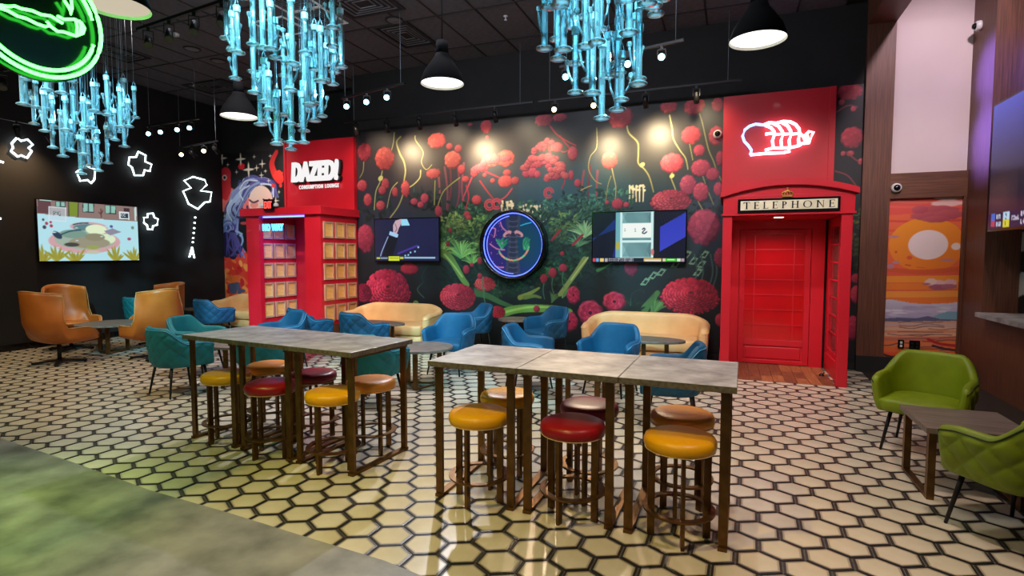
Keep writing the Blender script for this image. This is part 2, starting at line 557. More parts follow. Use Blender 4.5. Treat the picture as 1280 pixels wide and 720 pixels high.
# ------------------------------------------------------------------ painter for flat prints and screens
class Canvas:
    """a picture on a wall: u along the wall in metres, v up in metres"""

    def __init__(self, u0, u1, v0, v1, res, bg=(10, 10, 12)):
        self.u0, self.u1, self.v0, self.v1, self.res = u0, u1, v0, v1, res
        self.nu = max(2, int((u1 - u0) * res))
        self.nv = max(2, int((v1 - v0) * res))
        self.U = np.linspace(u0, u1, self.nu + 1)
        self.V = np.linspace(v0, v1, self.nv + 1)
        self.a = np.zeros((self.nv + 1, self.nu + 1, 3), np.float32)
        self.a[:] = bg
        self.px = 1.0 / res

    def win(self, ua, ub, va, vb):
        i0 = max(0, int(math.floor((ua - self.u0) * self.res)) - 1)
        i1 = min(self.nu + 1, int(math.ceil((ub - self.u0) * self.res)) + 2)
        j0 = max(0, int(math.floor((va - self.v0) * self.res)) - 1)
        j1 = min(self.nv + 1, int(math.ceil((vb - self.v0) * self.res)) + 2)
        if i1 <= i0 or j1 <= j0:
            return None
        return slice(j0, j1), slice(i0, i1), self.U[None, i0:i1], self.V[j0:j1, None]

    def ell(self, cu, cv, ru, rv, col, ang=0.0, alpha=1.0, col2=None, soft=None, wob=0.0, lobes=7, ph=0.0):
        """ellipse; col2 = colour of the lower right side of the drawn shape"""
        R = max(ru, rv) * (1 + wob) + self.px
        q = self.win(cu - R, cu + R, cv - R, cv + R)
        if q is None:
            return
        sj, si, U, V = q
        du = U - cu
        dv = V - cv
        c, s = math.cos(ang), math.sin(ang)
        x = (du * c + dv * s) / ru
        y = (-du * s + dv * c) / rv
        d = np.sqrt(x * x + y * y)
        if wob:
            th = np.arctan2(y, x)
            d = d / (1 + wob * np.abs(np.sin(th * lobes / 2 + ph)) - wob * 0.5)
        sf = soft if soft is not None else min(0.8, self.px / max(1e-6, min(ru, rv)))
        k = np.clip((1 + sf / 2 - d) / sf, 0, 1) * alpha
        if col2 is not None:
            t = np.clip(0.5 + (x * 0.45 - y * 0.75) * 0.6, 0, 1)[..., None]
            cc = np.array(col, np.float32) * (1 - t) + np.array(col2, np.float32) * t
        else:
            cc = np.array(col, np.float32)
        k = k[..., None]
        self.a[sj, si] = self.a[sj, si] * (1 - k) + cc * k

    def rect(self, ua, va, ub, vb, col, alpha=1.0):
        ua, ub = min(ua, ub), max(ua, ub)
        va, vb = min(va, vb), max(va, vb)
        q = self.win(ua, ub, va, vb)
        if q is None:
            return
        sj, si, U, V = q
        k = (((U >= ua) & (U <= ub) & (V >= va) & (V <= vb)) * alpha)[..., None]
        self.a[sj, si] = self.a[sj, si] * (1 - k) + np.array(col, np.float32) * k

    def poly(self, pts, col, alpha=1.0, col2=None):
        us = [p[0] for p in pts]
        vs = [p[1] for p in pts]
        q = self.win(min(us), max(us), min(vs), max(vs))
        if q is None:
            return
        sj, si, U, V = q
        ins = np.zeros((V.shape[0], U.shape[1]), bool)
        n = len(pts)
        for i in range(n):
            x0, y0 = pts[i]
            x1, y1 = pts[(i + 1) % n]
            if y0 == y1:
                continue
            cr = ((V >= min(y0, y1)) & (V < max(y0, y1)))
            ins ^= cr & (U < x0 + (V - y0) * (x1 - x0) / (y1 - y0))
        k = (ins * alpha)[..., None]
        cc = np.array(col, np.float32)
        if col2 is not None:
            t = np.clip((V - min(vs)) / max(1e-6, max(vs) - min(vs)), 0, 1)[..., None]
            cc = np.array(col2, np.float32) * (1 - t) + cc * t
        self.a[sj, si] = self.a[sj, si] * (1 - k) + cc * k

    def line(self, pts, w0, col, w1=None, alpha=1.0, smooth=True):
        w1 = w0 if w1 is None else w1
        if smooth and len(pts) > 2:
            out = []
            for i in range(len(pts) - 1):
                p0 = pts[max(0, i - 1)]; p1 = pts[i]; p2 = pts[i + 1]; p3 = pts[min(len(pts) - 1, i + 2)]
                for k in range(6):
                    t = k / 6
                    out.append(tuple(0.5 * ((2 * p1[c]) + (-p0[c] + p2[c]) * t + (2 * p0[c] - 5 * p1[c] + 4 * p2[c] - p3[c]) * t * t + (-p0[c] + 3 * p1[c] - 3 * p2[c] + p3[c]) * t ** 3) for c in (0, 1)))
            out.append(pts[-1])
            pts = out
        n = len(pts)
        for i in range(n - 1):
            (x0, y0), (x1, y1) = pts[i], pts[i + 1]
            wa = (w0 + (w1 - w0) * i / (n - 1)) / 2
            q = self.win(min(x0, x1) - wa - self.px, max(x0, x1) + wa + self.px, min(y0, y1) - wa - self.px, max(y0, y1) + wa + self.px)
            if q is None:
                continue
            sj, si, U, V = q
            L = (x1 - x0) ** 2 + (y1 - y0) ** 2 + 1e-12
            t = np.clip(((U - x0) * (x1 - x0) + (V - y0) * (y1 - y0)) / L, 0, 1)
            d = np.hypot(U - x0 - t * (x1 - x0), V - y0 - t * (y1 - y0))
            k = (np.clip((wa - d) / self.px + 0.5, 0, 1) * alpha)[..., None]
            self.a[sj, si] = self.a[sj, si] * (1 - k) + np.array(col, np.float32) * k

    def leaf(self, u, v, ln, wd, ang, col, col2=None, alpha=1.0):
        self.ell(u + math.cos(ang) * ln / 2, v + math.sin(ang) * ln / 2, ln / 2, wd / 2, col, ang, alpha, col2)

    def build(self, name, place, material, parent=None):
        """place(u array, v array) -> x, y, z arrays"""
        U, V = np.meshgrid(self.U, self.V)
        x, y, z = place(U.ravel(), V.ravel())
        co = np.stack([x, y, z], 1).astype(np.float32)
        nu, nv = self.nu, self.nv
        idx = (np.arange(nv)[:, None] * (nu + 1) + np.arange(nu)[None, :]).ravel()
        quads = np.stack([idx, idx + 1, idx + nu + 2, idx + nu + 1], 1).astype(np.int32)
        me = bpy.data.meshes.new(name)
        me.vertices.add(len(co))
        me.vertices.foreach_set('co', co.ravel())
        me.loops.add(quads.size)
        me.loops.foreach_set('vertex_index', quads.ravel())
        me.polygons.add(len(quads))
        me.polygons.foreach_set('loop_start', np.arange(0, quads.size, 4, dtype=np.int32))
        me.polygons.foreach_set('loop_total', np.full(len(quads), 4, np.int32))
        me.update(calc_edges=True)
        c = np.clip(self.a, 0, 255).reshape(-1, 3) / 255.0
        c = np.where(c <= 0.04045, c / 12.92, ((c + 0.055) / 1.055) ** 2.4)
        at = me.color_attributes.new('print', 'FLOAT_COLOR', 'POINT')
        full = np.ones((len(c), 4), np.float32)
        full[:, :3] = c
        at.data.foreach_set('color', full.ravel())
        me.materials.append(material)
        o = bpy.data.objects.new(name, me)
        COL.objects.link(o)
        return adopt(o, parent)


GLYPH = {'A': '010101111101101', 'B': '110101110101110', 'C': '011100100100011', 'D': '110101101101110', 'E': '111100110100111', 'F': '111100110100100',
         'G': '011100101101011', 'I': '111010010010111', 'L': '100100100100111', 'M': '101111111101101', 'N': '110101101101101', 'O': '010101101101010',
         'P': '110101110100100', 'R': '110101110101101', 'S': '011100010001110', 'T': '111010010010010', 'W': '101101111111101', 'Y': '101101010010010',
         '1': '010110010010111', '3': '110001010001110', '0': '111101101101111', '5': '111100110001110', '8': '111101111101111', ' ': '0' * 15, 'K': '101101110101101',
         'H': '101101111101101', 'U': '101101101101111', 'V': '101101101101010', '2': '110001010100111', '9': '111101111001111'}


def pixel_text(cv, s, u, v, h, col, gap=1.0):
    """small print in a 3 x 5 dot face, top left at u, v"""
    d = h / 5
    for ch in s:
        g = GLYPH.get(ch, '0' * 15)
        for i, b in enumerate(g):
            if b == '1':
                cv.rect(u + (i % 3) * d, v - (i // 3) * d, u + (i % 3 + 1) * d, v - (i // 3 + 1) * d, col)
        u += d * (3 + gap)


random.seed(11)

# ================================================================== STRUCTURE
WX, WY, WB, RX, CZ = -11.38, 9.10, 9.90, 2.90, 5.12

floor = struct(MB().box(-11.5, -1.0, -0.10, 3.3, 10.0, -0.006).build('floor', M['grout']))

# hexagon tiles: rows along the wall, flats along the room's depth
TW, TR = 0.2325, 0.1853
TROT = math.radians(-2.0)
TO = (-1.6905, 2.851)
SQ = TR / (TW * math.sqrt(3) / 2)


def hex_ring(k, z):
    R = TW / math.sqrt(3) * k
    return [(R * math.sin(PI / 3 * i), R * math.cos(PI / 3 * i) * SQ, z) for i in range(6)]


def tile_geo(mb, cx=0.0, cy=0.0, rot=0.0, drop=0.0):
    rings = [hex_ring(0.966, -0.006), hex_ring(0.966, -0.0012), hex_ring(0.862, 0.0), hex_ring(0.775, 0.0)]
    c, s = math.cos(rot), math.sin(rot)
    vs = [(cx + x * c - y * s, cy + x * s + y * c, z - drop) for r in rings for x, y, z in r]
    fs, ms = [], []
    for k in range(3):
        for i in range(6):
            fs.append((k * 6 + i, k * 6 + (i + 1) % 6, (k + 1) * 6 + (i + 1) % 6, (k + 1) * 6 + i))
            ms.append((2, 2, 1)[k])
    fs.append(tuple(range(18, 24)))
    ms.append(0)
    b = len(mb.v)
    mb.v += vs
    for f, m_ in zip(fs, ms):
        mb.f.append(tuple(i + b for i in f))
        mb.m.append(m_)
        mb.s.append(False)


TILE_MATS = [M['tile_cream'], M['tile_edge'], M['tile_black']]
tm = MB()
tile_geo(tm)
tile_mesh = tm.mesh('hexagon_tile', TILE_MATS, weld=False)

edge_px = [(0, 547.5), (94, 579), (187.5, 613), (285, 641), (375, 669), (480, 701), (524.5, 719)]
edge = [(-11.45, 3.30)] + [tuple(on_z(*p)[:2]) for p in edge_px] + [(-0.6, 2.16), (0.5, 1.7), (1.6, 0.9), (2.0, 0.2), (2.0, -0.9), (-11.45, -0.9)]


def edge_y(x):
    for (x0, y0), (x1, y1) in zip(edge, edge[1:9]):
        if x0 <= x <= x1:
            return y0 + (y1 - y0) * (x - x0) / (x1 - x0)
    return 0.0


struct(MB().prism(edge, -0.006, 0.002, 'z').build('floor_concrete', M['concrete_floor']))
struct(MB().box(1.76, 0.0, -0.006, 2.95, 9.08, 0.002).build('floor_dark', M['dark_floor']))

cand = []
for j in range(-14, 42):
    for i in range(-80, 60):
        gx, gy = TW * (i + j / 2), TR * j
        x = TO[0] + gx * math.cos(TROT) - gy * math.sin(TROT)
        y = TO[1] + gx * math.sin(TROT) + gy * math.cos(TROT)
        if x < WX - 0.02 or x > 1.74 or y > 9.86 or (y > 9.0 and x > -7.0) or y < edge_y(x) - 0.16:
            continue
        p = project((x, y, 0))
        if p is None or not (-40 < p[0] < 1320 and p[1] < 760):
            continue
        under = 0.02 < x < 1.26 and y > 7.92
        if under:
            continue
        d = (Vector((x, y, 0)) - EYE).dot(FW)
        inside = -6 < p[0] < 1286 and p[1] < 728 and y > edge_y(x) + 0.02
        cand.append((1 / d ** 3 if inside else 0.0, x, y))
cand.sort(reverse=True)
for k, (a, x, y) in enumerate(cand[:300]):
    o = inst('tile', tile_mesh, floor, (x, y, -0.0004 * random.random()), (0, 0, TROT))
rest = MB()
for a, x, y in cand[300:]:
    tile_geo(rest, x, y, TROT, 0.0004 * random.random())
tf = rest.build('tile_field', TILE_MATS, floor, weld=False)
tf['kind'] = 'stuff'

# timber strip floor inside the red telephone booth
for k in range(9):
    x0 = 0.0 + k * 0.141
    cuts = [7.815] + sorted(7.815 + (0.25 + 0.35 * n + random.random() * 0.2) for n in range(random.choice((1, 2, 2)))) + [9.08]
    for n in range(len(cuts) - 1):
        MB().box(x0 + 0.002, cuts[n] + 0.001, -0.006, x0 + 0.139, cuts[n + 1] - 0.001, 0.004).build('floor_plank', random.choice([M['plank_a'], M['plank_b'], M['plank_a']]), floor)

# walls
struct(MB().box(-11.55, -1.0, 0, WX, 10.0, CZ + 0.1).build('wall_left', M['black_wall']))
struct(MB().box(WX, WB, 0, -6.86, WB + 0.1, CZ + 0.1).build('wall_back_west', M['black_wall']))
struct(MB().box(-6.95, WY, 0, -6.86, WB, CZ + 0.1).build('wall_return', M['black_wall']))
struct(MB().box(-6.86, WY, 0, 1.72, WY + 0.1, CZ + 0.1).build('wall_back', M['black_wall']))
struct(MB().box(1.72, WY, 0, 3.2, WY + 0.1, 6.3).build('wall_alcove', M['white_wall']))
struct(MB().box(WX, -0.9, 0, WX + 0.015, 9.9, 0.11).build('baseboard_left', M['black_gloss']))
struct(MB().box(-6.85, WY - 0.015, 0, 1.70, WY, 0.10).build('baseboard_back', M['black_paint']))
struct(MB().box(1.70, 9.02, 0, 2.90, 9.10, 0.215).build('baseboard_alcove', M['black_paint']))

# walnut framing of the alcove and the east wall
struct(MB().box(1.70, 9.04, 0.215, 2.035, 9.10, 4.80).build('pillar_alcove', M['wood_dark']))
struct(MB().box(2.035, 9.04, 2.415, 2.90, 9.10, 2.755).build('trim_1', M['wood_beam']))
struct(MB().box(1.70, 1.0, 4.80, 2.035, 9.10, 5.15).build('beam_east', M['wood_dark']))
struct(MB().box(RX, 8.42, 0, 3.3, 9.10, 6.3).build('pillar_east', M['wood_dark']))
struct(MB().box(RX, 1.5, 0, 3.3, 8.42, 0.90).build('wall_east_lower', M['wood_dark']))
struct(MB().box(3.26, 1.5, 0.9, 3.36, 8.42, 6.3).build('wall_east', M['black_wall']))
struct(MB().box(2.76, 1.5, 0.90, 3.26, 8.20, 0.955).build('sill_east', M['stone_top'], bevel=0.004))
struct(MB().box(2.035, 1.0, 6.2, 3.4, 9.2, 6.3).build('ceiling_east', M['black_paint']))

# ceiling: dark lay-in tiles in a grid
ceil = struct(MB().box(-11.5, -1.0, CZ + 0.03, 1.72, 10.0, CZ + 0.12).build('ceiling', M['black_paint']))
ct = MB().box(-0.292, -0.597, 0, 0.292, 0.597, 0.018).mesh('ceiling_tile', M['ceiling_black'])
gb = MB()
nx, ny = 22, 7
cx0, cy0 = -11.38, 1.2
vents = {}
for i in range(nx):
    for j in range(ny + 1):
        x = cx0 + 0.305 + i * 0.61
        y = cy0 + 0.61 + j * 1.22
        if x > 1.5 or y > 9.9:
            continue
        inst('ceiling_tile', ct, ceil, (x, y, CZ + 0.004 + 0.003 * random.random()))
for i in range(nx + 1):
    x = cx0 + i * 0.61
    if x < 1.7:
        gb.box(x - 0.012, cy0, CZ - 0.002, x + 0.012, 9.9, CZ + 0.028)
for j in range(ny + 2):
    y = min(9.88, cy0 + j * 1.22)
    gb.box(-11.38, y - 0.012, CZ - 0.003, 1.70, y + 0.012, CZ + 0.028)
gb.build('ceiling_grid', M['grid_black'], ceil)

# ================================================================== PRINTS ON THE WALLS
def wp(px, py, y=WY):
    p = on_y(px, py, y)
    return p.x, p.z


rng = random.Random(5)


def mix(a, b, t):
    return tuple(a[i] + (b[i] - a[i]) * t for i in range(3))


def jit(c, k=12):
    d = rng.uniform(-k, k)
    return tuple(max(0, min(255, v + d + rng.uniform(-k / 3, k / 3))) for v in c)


mu = Canvas(-6.86, 1.70, 0.11, 4.02, 100, (14, 17, 22))


def size(px, py, a, b):
    """a px wide and b px high spot around a pixel, in metres on the mural"""
    x0, z0 = wp(px - a / 2, py)
    x1, z1 = wp(px + a / 2, py)
    _, za = wp(px, py - b / 2)
    _, zb = wp(px, py + b / 2)
    return abs(x1 - x0) / 2, abs(za - zb) / 2


def at(pts):
    return [wp(*p) for p in pts]


def PX(px):
    return size(px, 250, 1, 1)[0] * 2


def mum(px, py, a, b, dark, lite, rows=7, skirt=True):
    """chrysanthemum head: rows of separate petals, dark between them"""
    cx, cz = wp(px, py)
    ru, rv = size(px, py, a, b)
    deep = mix(dark, (16, 0, 10), .45)
    mu.ell(cx, cz, ru * 0.95, rv * 0.95, deep, wob=0.06, lobes=22)
    if skirt:
        for k in range(24):
            t = PI * (1.04 + 0.92 * k / 23)
            l_ = mix(dark, lite, rng.uniform(.35, 1.0) * (1 - .5 * k / 23))
            x, z = cx + math.cos(t) * ru * 0.74, cz + math.sin(t) * rv * 0.62
            mu.leaf(x, z, ru * 0.34, ru * 0.135, t + rng.uniform(-.2, .2), deep)
            mu.leaf(x, z, ru * 0.32, ru * 0.095, t + rng.uniform(-.2, .2), l_, mix(l_, dark, .5))
    for r in range(rows):
        f = 1 - (r + .3) / rows
        n = int(9 + 19 * f)
        pw, ph_ = ru * (0.075 + 0.05 * f), rv * (0.10 + 0.07 * f)
        for k in range(n):
            t = 2 * PI * (k + 0.5 * (r % 2)) / n + rng.uniform(-.1, .1)
            x = cx + math.cos(t) * ru * 0.88 * f
            z = cz + math.sin(t) * rv * 0.86 * f + rv * 0.12 * (1 - f)
            lt = 0.52 - 0.42 * math.cos(t - .5) * (0.4 + .6 * f) + rng.uniform(-.18, .22)
            c_ = mix(dark, lite, max(0, min(1.15, lt)))
            c_ = tuple(min(255, v) for v in c_)
            an = rng.uniform(-.35, .35)
            mu.ell(x, z - ph_ * .18, pw * 1.15, ph_ * 1.12, deep, an)
            mu.ell(x, z, pw, ph_, c_, an, 1, mix(c_, deep, .55))
    mu.ell(cx + ru * .04, cz + rv * 0.14, ru * 0.09, rv * 0.07, deep)


def puff(px, py, a, b, dark, lite, n=26, wob=0.10, lobes=9):
    """round flower head built of small shaded lumps"""
    cx, cz = wp(px, py)
    ru, rv = size(px, py, a, b)
    dark = mix(dark, (70, 24, 44), .35)
    lite = mix(lite, (238, 132, 132), .30)
    mu.ell(cx, cz, ru * 1.02, rv * 1.02, mix(dark, lite, .25), wob=wob, lobes=lobes, ph=rng.uniform(0, 3), col2=mix(dark, (10, 4, 14), .3))
    mu.ell(cx - ru * .06, cz + rv * .08, ru * .9, rv * .88, mix(dark, lite, .62), wob=wob, lobes=lobes, ph=rng.uniform(0, 3), col2=mix(dark, lite, .18))
    for k in range(int(n * 1.5)):
        t = rng.uniform(0, 2 * PI)
        r = math.sqrt(rng.uniform(0, 0.80))
        l = 0.56 + 0.30 * (-math.cos(t)) * r + 0.36 * math.sin(t) * r + rng.uniform(-.14, .14)
        s = rng.uniform(.09, .20)
        c = mix(dark, lite, max(0, min(1, l)))
        x, z = cx + math.cos(t) * ru * r, cz + math.sin(t) * rv * r
        mu.ell(x + ru * .02, z - rv * .04, ru * s * 1.15, rv * s * 1.15, mix(c, dark, .6), 0, .7)
        mu.ell(x, z, ru * s, rv * s, c, rng.uniform(0, 3), 0.9, mix(c, dark, .30))


def peony(px, py, a, b, dark, lite):
    puff(px, py, a, b, dark, lite, 10, 0.14, 7)
    cx, cz = wp(px, py)
    ru, rv = size(px, py, a, b)
    for r in (0.8, 0.58, 0.36):
        for k in range(7):
            t = 2 * PI * k / 7 + r * 3
            mu.ell(cx + math.cos(t) * ru * r * .75, cz + math.sin(t) * rv * r * .75, ru * .30 * (r + .2), rv * .24 * (r + .2), mix(dark, lite, rng.uniform(.4, 1)), t + PI / 2, 1, dark)
    mu.ell(cx, cz, ru * .16, rv * .16, mix(dark, (0, 0, 0), .6))


def clump(px, py, a, b, n, cols, ln=6, spread=1.0):
    """mass of small leaves"""
    cx, cz = wp(px, py)
    ru, rv = size(px, py, a, b)
    L = PX(px) * ln
    for k in range(n):
        t = rng.uniform(0, 2 * PI)
        r = math.sqrt(rng.random())
        x, z = cx + math.cos(t) * ru * r, cz + math.sin(t) * rv * r
        c = jit(rng.choice(cols), 14)
        up = 0.75 + 0.35 * math.sin(t) * r
        c = tuple(v * up for v in c)
        mu.leaf(x, z, L * rng.uniform(.6, 1.3), L * rng.uniform(.3, .55), rng.uniform(-.5, PI + .5), c, tuple(v * .6 for v in c))


def tuft(px, py, n, ln, cols, a0=0.3, a1=2.8, wd=0.10):
    x, z = wp(px, py)
    L = PX(px) * ln
    for k in range(n):
        t = a0 + (a1 - a0) * (k + rng.random()) / n
        l = L * rng.uniform(.65, 1.05)
        c = jit(rng.choice(cols), 16)
        mu.line([(x, z), (x + math.cos(t) * l * .55, z + math.sin(t) * l * .62), (x + math.cos(t) * l, z + math.sin(t) * l * .85)], L * wd, c, L * wd * .2)


def vine(pts, wpx, col, w1=None):
    mu.line(at(pts), PX(pts[0][0]) * wpx, col, PX(pts[-1][0]) * (w1 if w1 is not None else wpx * .7))


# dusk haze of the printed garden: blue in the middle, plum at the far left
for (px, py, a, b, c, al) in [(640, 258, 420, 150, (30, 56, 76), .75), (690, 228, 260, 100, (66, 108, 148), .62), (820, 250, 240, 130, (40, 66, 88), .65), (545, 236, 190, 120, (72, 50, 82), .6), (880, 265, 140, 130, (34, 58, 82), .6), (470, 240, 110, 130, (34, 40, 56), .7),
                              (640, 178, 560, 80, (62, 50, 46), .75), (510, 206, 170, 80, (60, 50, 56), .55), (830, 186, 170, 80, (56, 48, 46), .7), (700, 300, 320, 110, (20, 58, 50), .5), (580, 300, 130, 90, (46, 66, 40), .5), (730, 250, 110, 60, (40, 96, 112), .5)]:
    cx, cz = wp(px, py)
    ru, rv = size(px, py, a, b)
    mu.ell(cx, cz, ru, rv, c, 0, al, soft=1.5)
# far trunks and tangles, plum
for px in (548, 556, 563, 572, 580, 730, 738, 747):
    vine([(px, 200 + rng.uniform(0, 20)), (px + rng.uniform(-4, 4), 240), (px + rng.uniform(-7, 7), 275)], 2.6, jit((120, 52, 74), 16))
# pale ruin arches behind the porthole and to its right
for (x0, x1, y0) in [(627, 641, 252), (650, 684, 257), (787, 806, 232)]:
    for px in np.arange(x0, x1, 4.2):
        vine([(px, y0), (px + rng.uniform(-1, 1), y0 + 9), (px, y0 + 20)], 1.8, jit((226, 214, 176), 16))
    for k in range(14):
        p = wp(rng.uniform(x0, x1), y0 + rng.uniform(-1, 6))
        mu.ell(p[0], p[1], PX(x0) * 1.7, PX(x0) * 1.5, jit((230, 218, 186), 14))
# garden bank
G1c = [(92, 140, 72), (120, 168, 84), (60, 108, 66), (152, 188, 100)]
G2c = [(38, 92, 72), (48, 112, 86), (26, 70, 60), (74, 138, 104)]
G3c = [(44, 110, 108), (60, 136, 128), (30, 82, 86), (84, 158, 140)]
G0c = [(16, 50, 38), (22, 64, 44), (12, 38, 32)]
for d in [(700, 335, 140, 60, 200, G0c, 9), (590, 345, 80, 44, 110, G0c, 9), (700, 300, 150, 80, 260, G0c, 9), (600, 290, 110, 70, 160, G0c, 9), (735, 265, 80, 60, 110, [(20, 60, 66), (28, 74, 78)], 9),
          (700, 300, 120, 64, 230, G2c, 7), (722, 264, 76, 44, 190, G3c, 6), (745, 280, 40, 60, 120, G3c, 6), (690, 262, 34, 30, 70, G3c, 6), (660, 285, 60, 70, 120, G2c, 6), (735, 285, 44, 60, 130, G2c, 6), (706, 286, 36, 40, 110, [(110, 160, 96), (84, 140, 90), (136, 176, 96)], 5),
          (590, 278, 62, 44, 150, G2c, 6), (575, 300, 58, 50, 170, G1c, 6), (566, 284, 36, 30, 110, [(170, 192, 104), (136, 166, 90), (108, 150, 80)], 5), (602, 286, 30, 30, 80, G1c, 5), (598, 314, 46, 26, 110, G1c, 5), (558, 308, 34, 26, 90, G1c, 5),
          (690, 345, 70, 30, 110, [(40, 112, 70), (30, 88, 56), (62, 136, 80)], 7), (720, 330, 60, 30, 90, [(34, 96, 70), (26, 78, 60)], 7), (640, 362, 50, 22, 60, [(50, 104, 64), (36, 82, 58)], 7), (610, 366, 40, 22, 50, [(62, 120, 66), (40, 92, 60)], 6), (770, 252, 44, 36, 80, G3c, 6),
          (880, 250, 44, 70, 60, [(34, 70, 80), (28, 56, 70)], 8), (470, 262, 40, 40, 40, [(34, 66, 62)], 8), (535, 250, 50, 30, 40, [(40, 64, 76)], 8)]:
    clump(*d)
tuft(576, 322, 26, 24, [(140, 182, 96), (112, 156, 80), (90, 136, 70)])
tuft(590, 330, 16, 16, [(120, 160, 80), (88, 136, 66)])
tuft(553, 315, 12, 16, [(150, 180, 90), (120, 160, 80)])
tuft(731, 296, 26, 24, [(170, 204, 150), (132, 178, 124), (110, 160, 110)])
tuft(723, 308, 18, 18, [(90, 140, 96), (72, 120, 84)])
tuft(703, 372, 20, 20, [(96, 140, 76), (70, 112, 60)], 0.5, 1.6, .07)
tuft(690, 378, 16, 16, [(76, 120, 64)], 0.6, 1.8, .07)
tuft(815, 392, 16, 26, [(64, 108, 62), (90, 134, 76)], 0.5, 1.7, .12)
# mossy logs and broad leaves
vine([(553, 316), (562, 322), (570, 334), (578, 348), (584, 356)], 9, (96, 124, 58), 6)
vine([(556, 318), (566, 330), (578, 346)], 2, (150, 172, 90), 1.5)
vine([(731, 324), (722, 338), (712, 352), (700, 368)], 7, (128, 142, 74), 5)
vine([(735, 322), (724, 336), (714, 350)], 2, (176, 186, 112))
vine([(596, 366), (610, 370), (626, 378), (642, 384)], 8, (58, 92, 50), 4)
vine([(626, 392), (650, 386), (690, 386), (712, 390)], 10, (104, 150, 60), 8)
vine([(632, 390), (660, 384), (688, 384)], 3, (150, 190, 92))
vine([(650, 372), (664, 366), (674, 360)], 6, (126, 128, 54), 2)
vine([(656, 372), (668, 370), (676, 372)], 5, (96, 112, 46), 2)
vine([(756, 368), (772, 358), (790, 348)], 2, (20, 40, 40))
vine([(747, 338), (756, 334), (766, 328)], 4, (70, 128, 74), 1)
vine([(520, 380), (526, 392), (532, 402)], 8, (96, 118, 66), 8)
vine([(806, 386), (812, 378), (822, 366)], 10, (66, 108, 58), 6)
clump(790, 384, 26, 14, 26, [(28, 58, 44)], 8)
for pts in [[(536, 330), (528, 344), (530, 352)], [(530, 352), (522, 362), (530, 372)], [(788, 382), (790, 368), (800, 362), (806, 366)]]:
    vine(pts, 1.6, (46, 78, 64))
# dark mounds low in the print
for (px, py, a, b) in [(770, 360, 90, 34), (600, 395, 60, 22), (536, 345, 26, 44)]:
    cx, cz = wp(px, py); ru, rv = size(px, py, a, b)
    mu.ell(cx, cz, ru, rv, (20, 30, 34), 0, .7, soft=.6)
# ribbon-like leaves below the right screen
for px, py in [(806, 352), (816, 344), (826, 340), (844, 330), (858, 318), (866, 326), (880, 318), (876, 330), (872, 340)]:
    mu.poly(at([(px - 6, py + 4), (px + 1, py - 5), (px + 7, py - 3), (px + 1, py + 5)]), (112, 150, 124))
    mu.poly(at([(px - 3, py + 2), (px + 1, py - 2), (px + 4, py - 1), (px + 1, py + 3)]), (18, 34, 36))
for px in (868, 876, 888, 893):
    vine([(px, 318), (px + 3, 340), (px - 2, 362), (px + 2, 380)], 1.8, (58, 84, 84))

# pale climbing stems
STEM = (170, 166, 108)
for pts, wd in [([(493, 166), (492, 178), (489, 190)], 2.2), ([(501, 171), (496, 178), (500, 192), (505, 202), (507, 214), (505, 228), (504, 242), (498, 258), (488, 272)], 3.0),
                ([(519, 170), (520, 176), (529, 190), (527, 203), (533, 212), (540, 206)], 1.9), ([(526, 213), (525, 222), (518, 230), (512, 234)], 2.6), ([(478, 214), (475, 228), (470, 240), (468, 262)], 2.4),
                ([(497, 228), (489, 238), (484, 260)], 1.6), ([(544, 226), (543, 256)], 1.8), ([(575, 222), (562, 232), (553, 242), (546, 262)], 2.3), ([(455, 202), (454, 214), (450, 222)], 1.6),
                ([(783, 152), (786, 166), (797, 178), (798, 192), (798, 204), (806, 212), (812, 222), (817, 240)], 3.0), ([(837, 144), (840, 160), (842, 174), (850, 188), (857, 198), (860, 212)], 2.2),
                ([(873, 138), (878, 154), (882, 172), (886, 188), (892, 202), (896, 214), (902, 226)], 1.9), ([(841, 214), (839, 222), (844, 236), (846, 246)], 2.4), ([(764, 206), (767, 220), (770, 236), (768, 258)], 2.0),
                ([(746, 160), (746, 184), (738, 196), (736, 212), (744, 226), (752, 230)], 1.6), ([(764, 220), (760, 232), (757, 254)], 1.4), ([(862, 180), (866, 200)], 1.4), ([(877, 216), (884, 236), (892, 256)], 1.4),
                ([(866, 240), (876, 258), (884, 272)], 1.5), ([(726, 238), (734, 234), (740, 232)], 1.6)]:
    vine(pts, wd * 0.95, (70, 68, 50))
    vine(pts, wd * 0.5, jit(STEM, 14))
for px, py in [(476, 223), (508, 236), (803, 206), (840, 220)]:
    p = wp(px, py)
    mu.ell(p[0], p[1], PX(px) * 3.2, PX(px) * 2.6, (206, 200, 120), 0.6)
# curling plum tendrils
for pts in [[(700, 170), (706, 178), (712, 186), (704, 190), (698, 184)], [(688, 158), (696, 168), (708, 176), (720, 182)], [(690, 196), (686, 184), (690, 174)], [(606, 214), (620, 220), (632, 226)], [(600, 226), (610, 240), (618, 250)],
            [(583, 232), (586, 246), (582, 262)], [(590, 222), (584, 236), (578, 250)], [(704, 214), (706, 226), (702, 236)], [(640, 236), (632, 246), (622, 252)]]:
    vine(pts, 1.8, jit((176, 54, 72), 14))
for px, py in [(686, 241), (612, 256), (621, 255)]:
    for r in (6, 3.5):
        c0 = wp(px, py); u = PX(px) * r
        mu.line([(c0[0] + math.cos(q) * u, c0[1] + math.sin(q) * u) for q in np.linspace(0, 5.4, 12)], PX(px) * 1.6, (190, 62, 84), smooth=False)

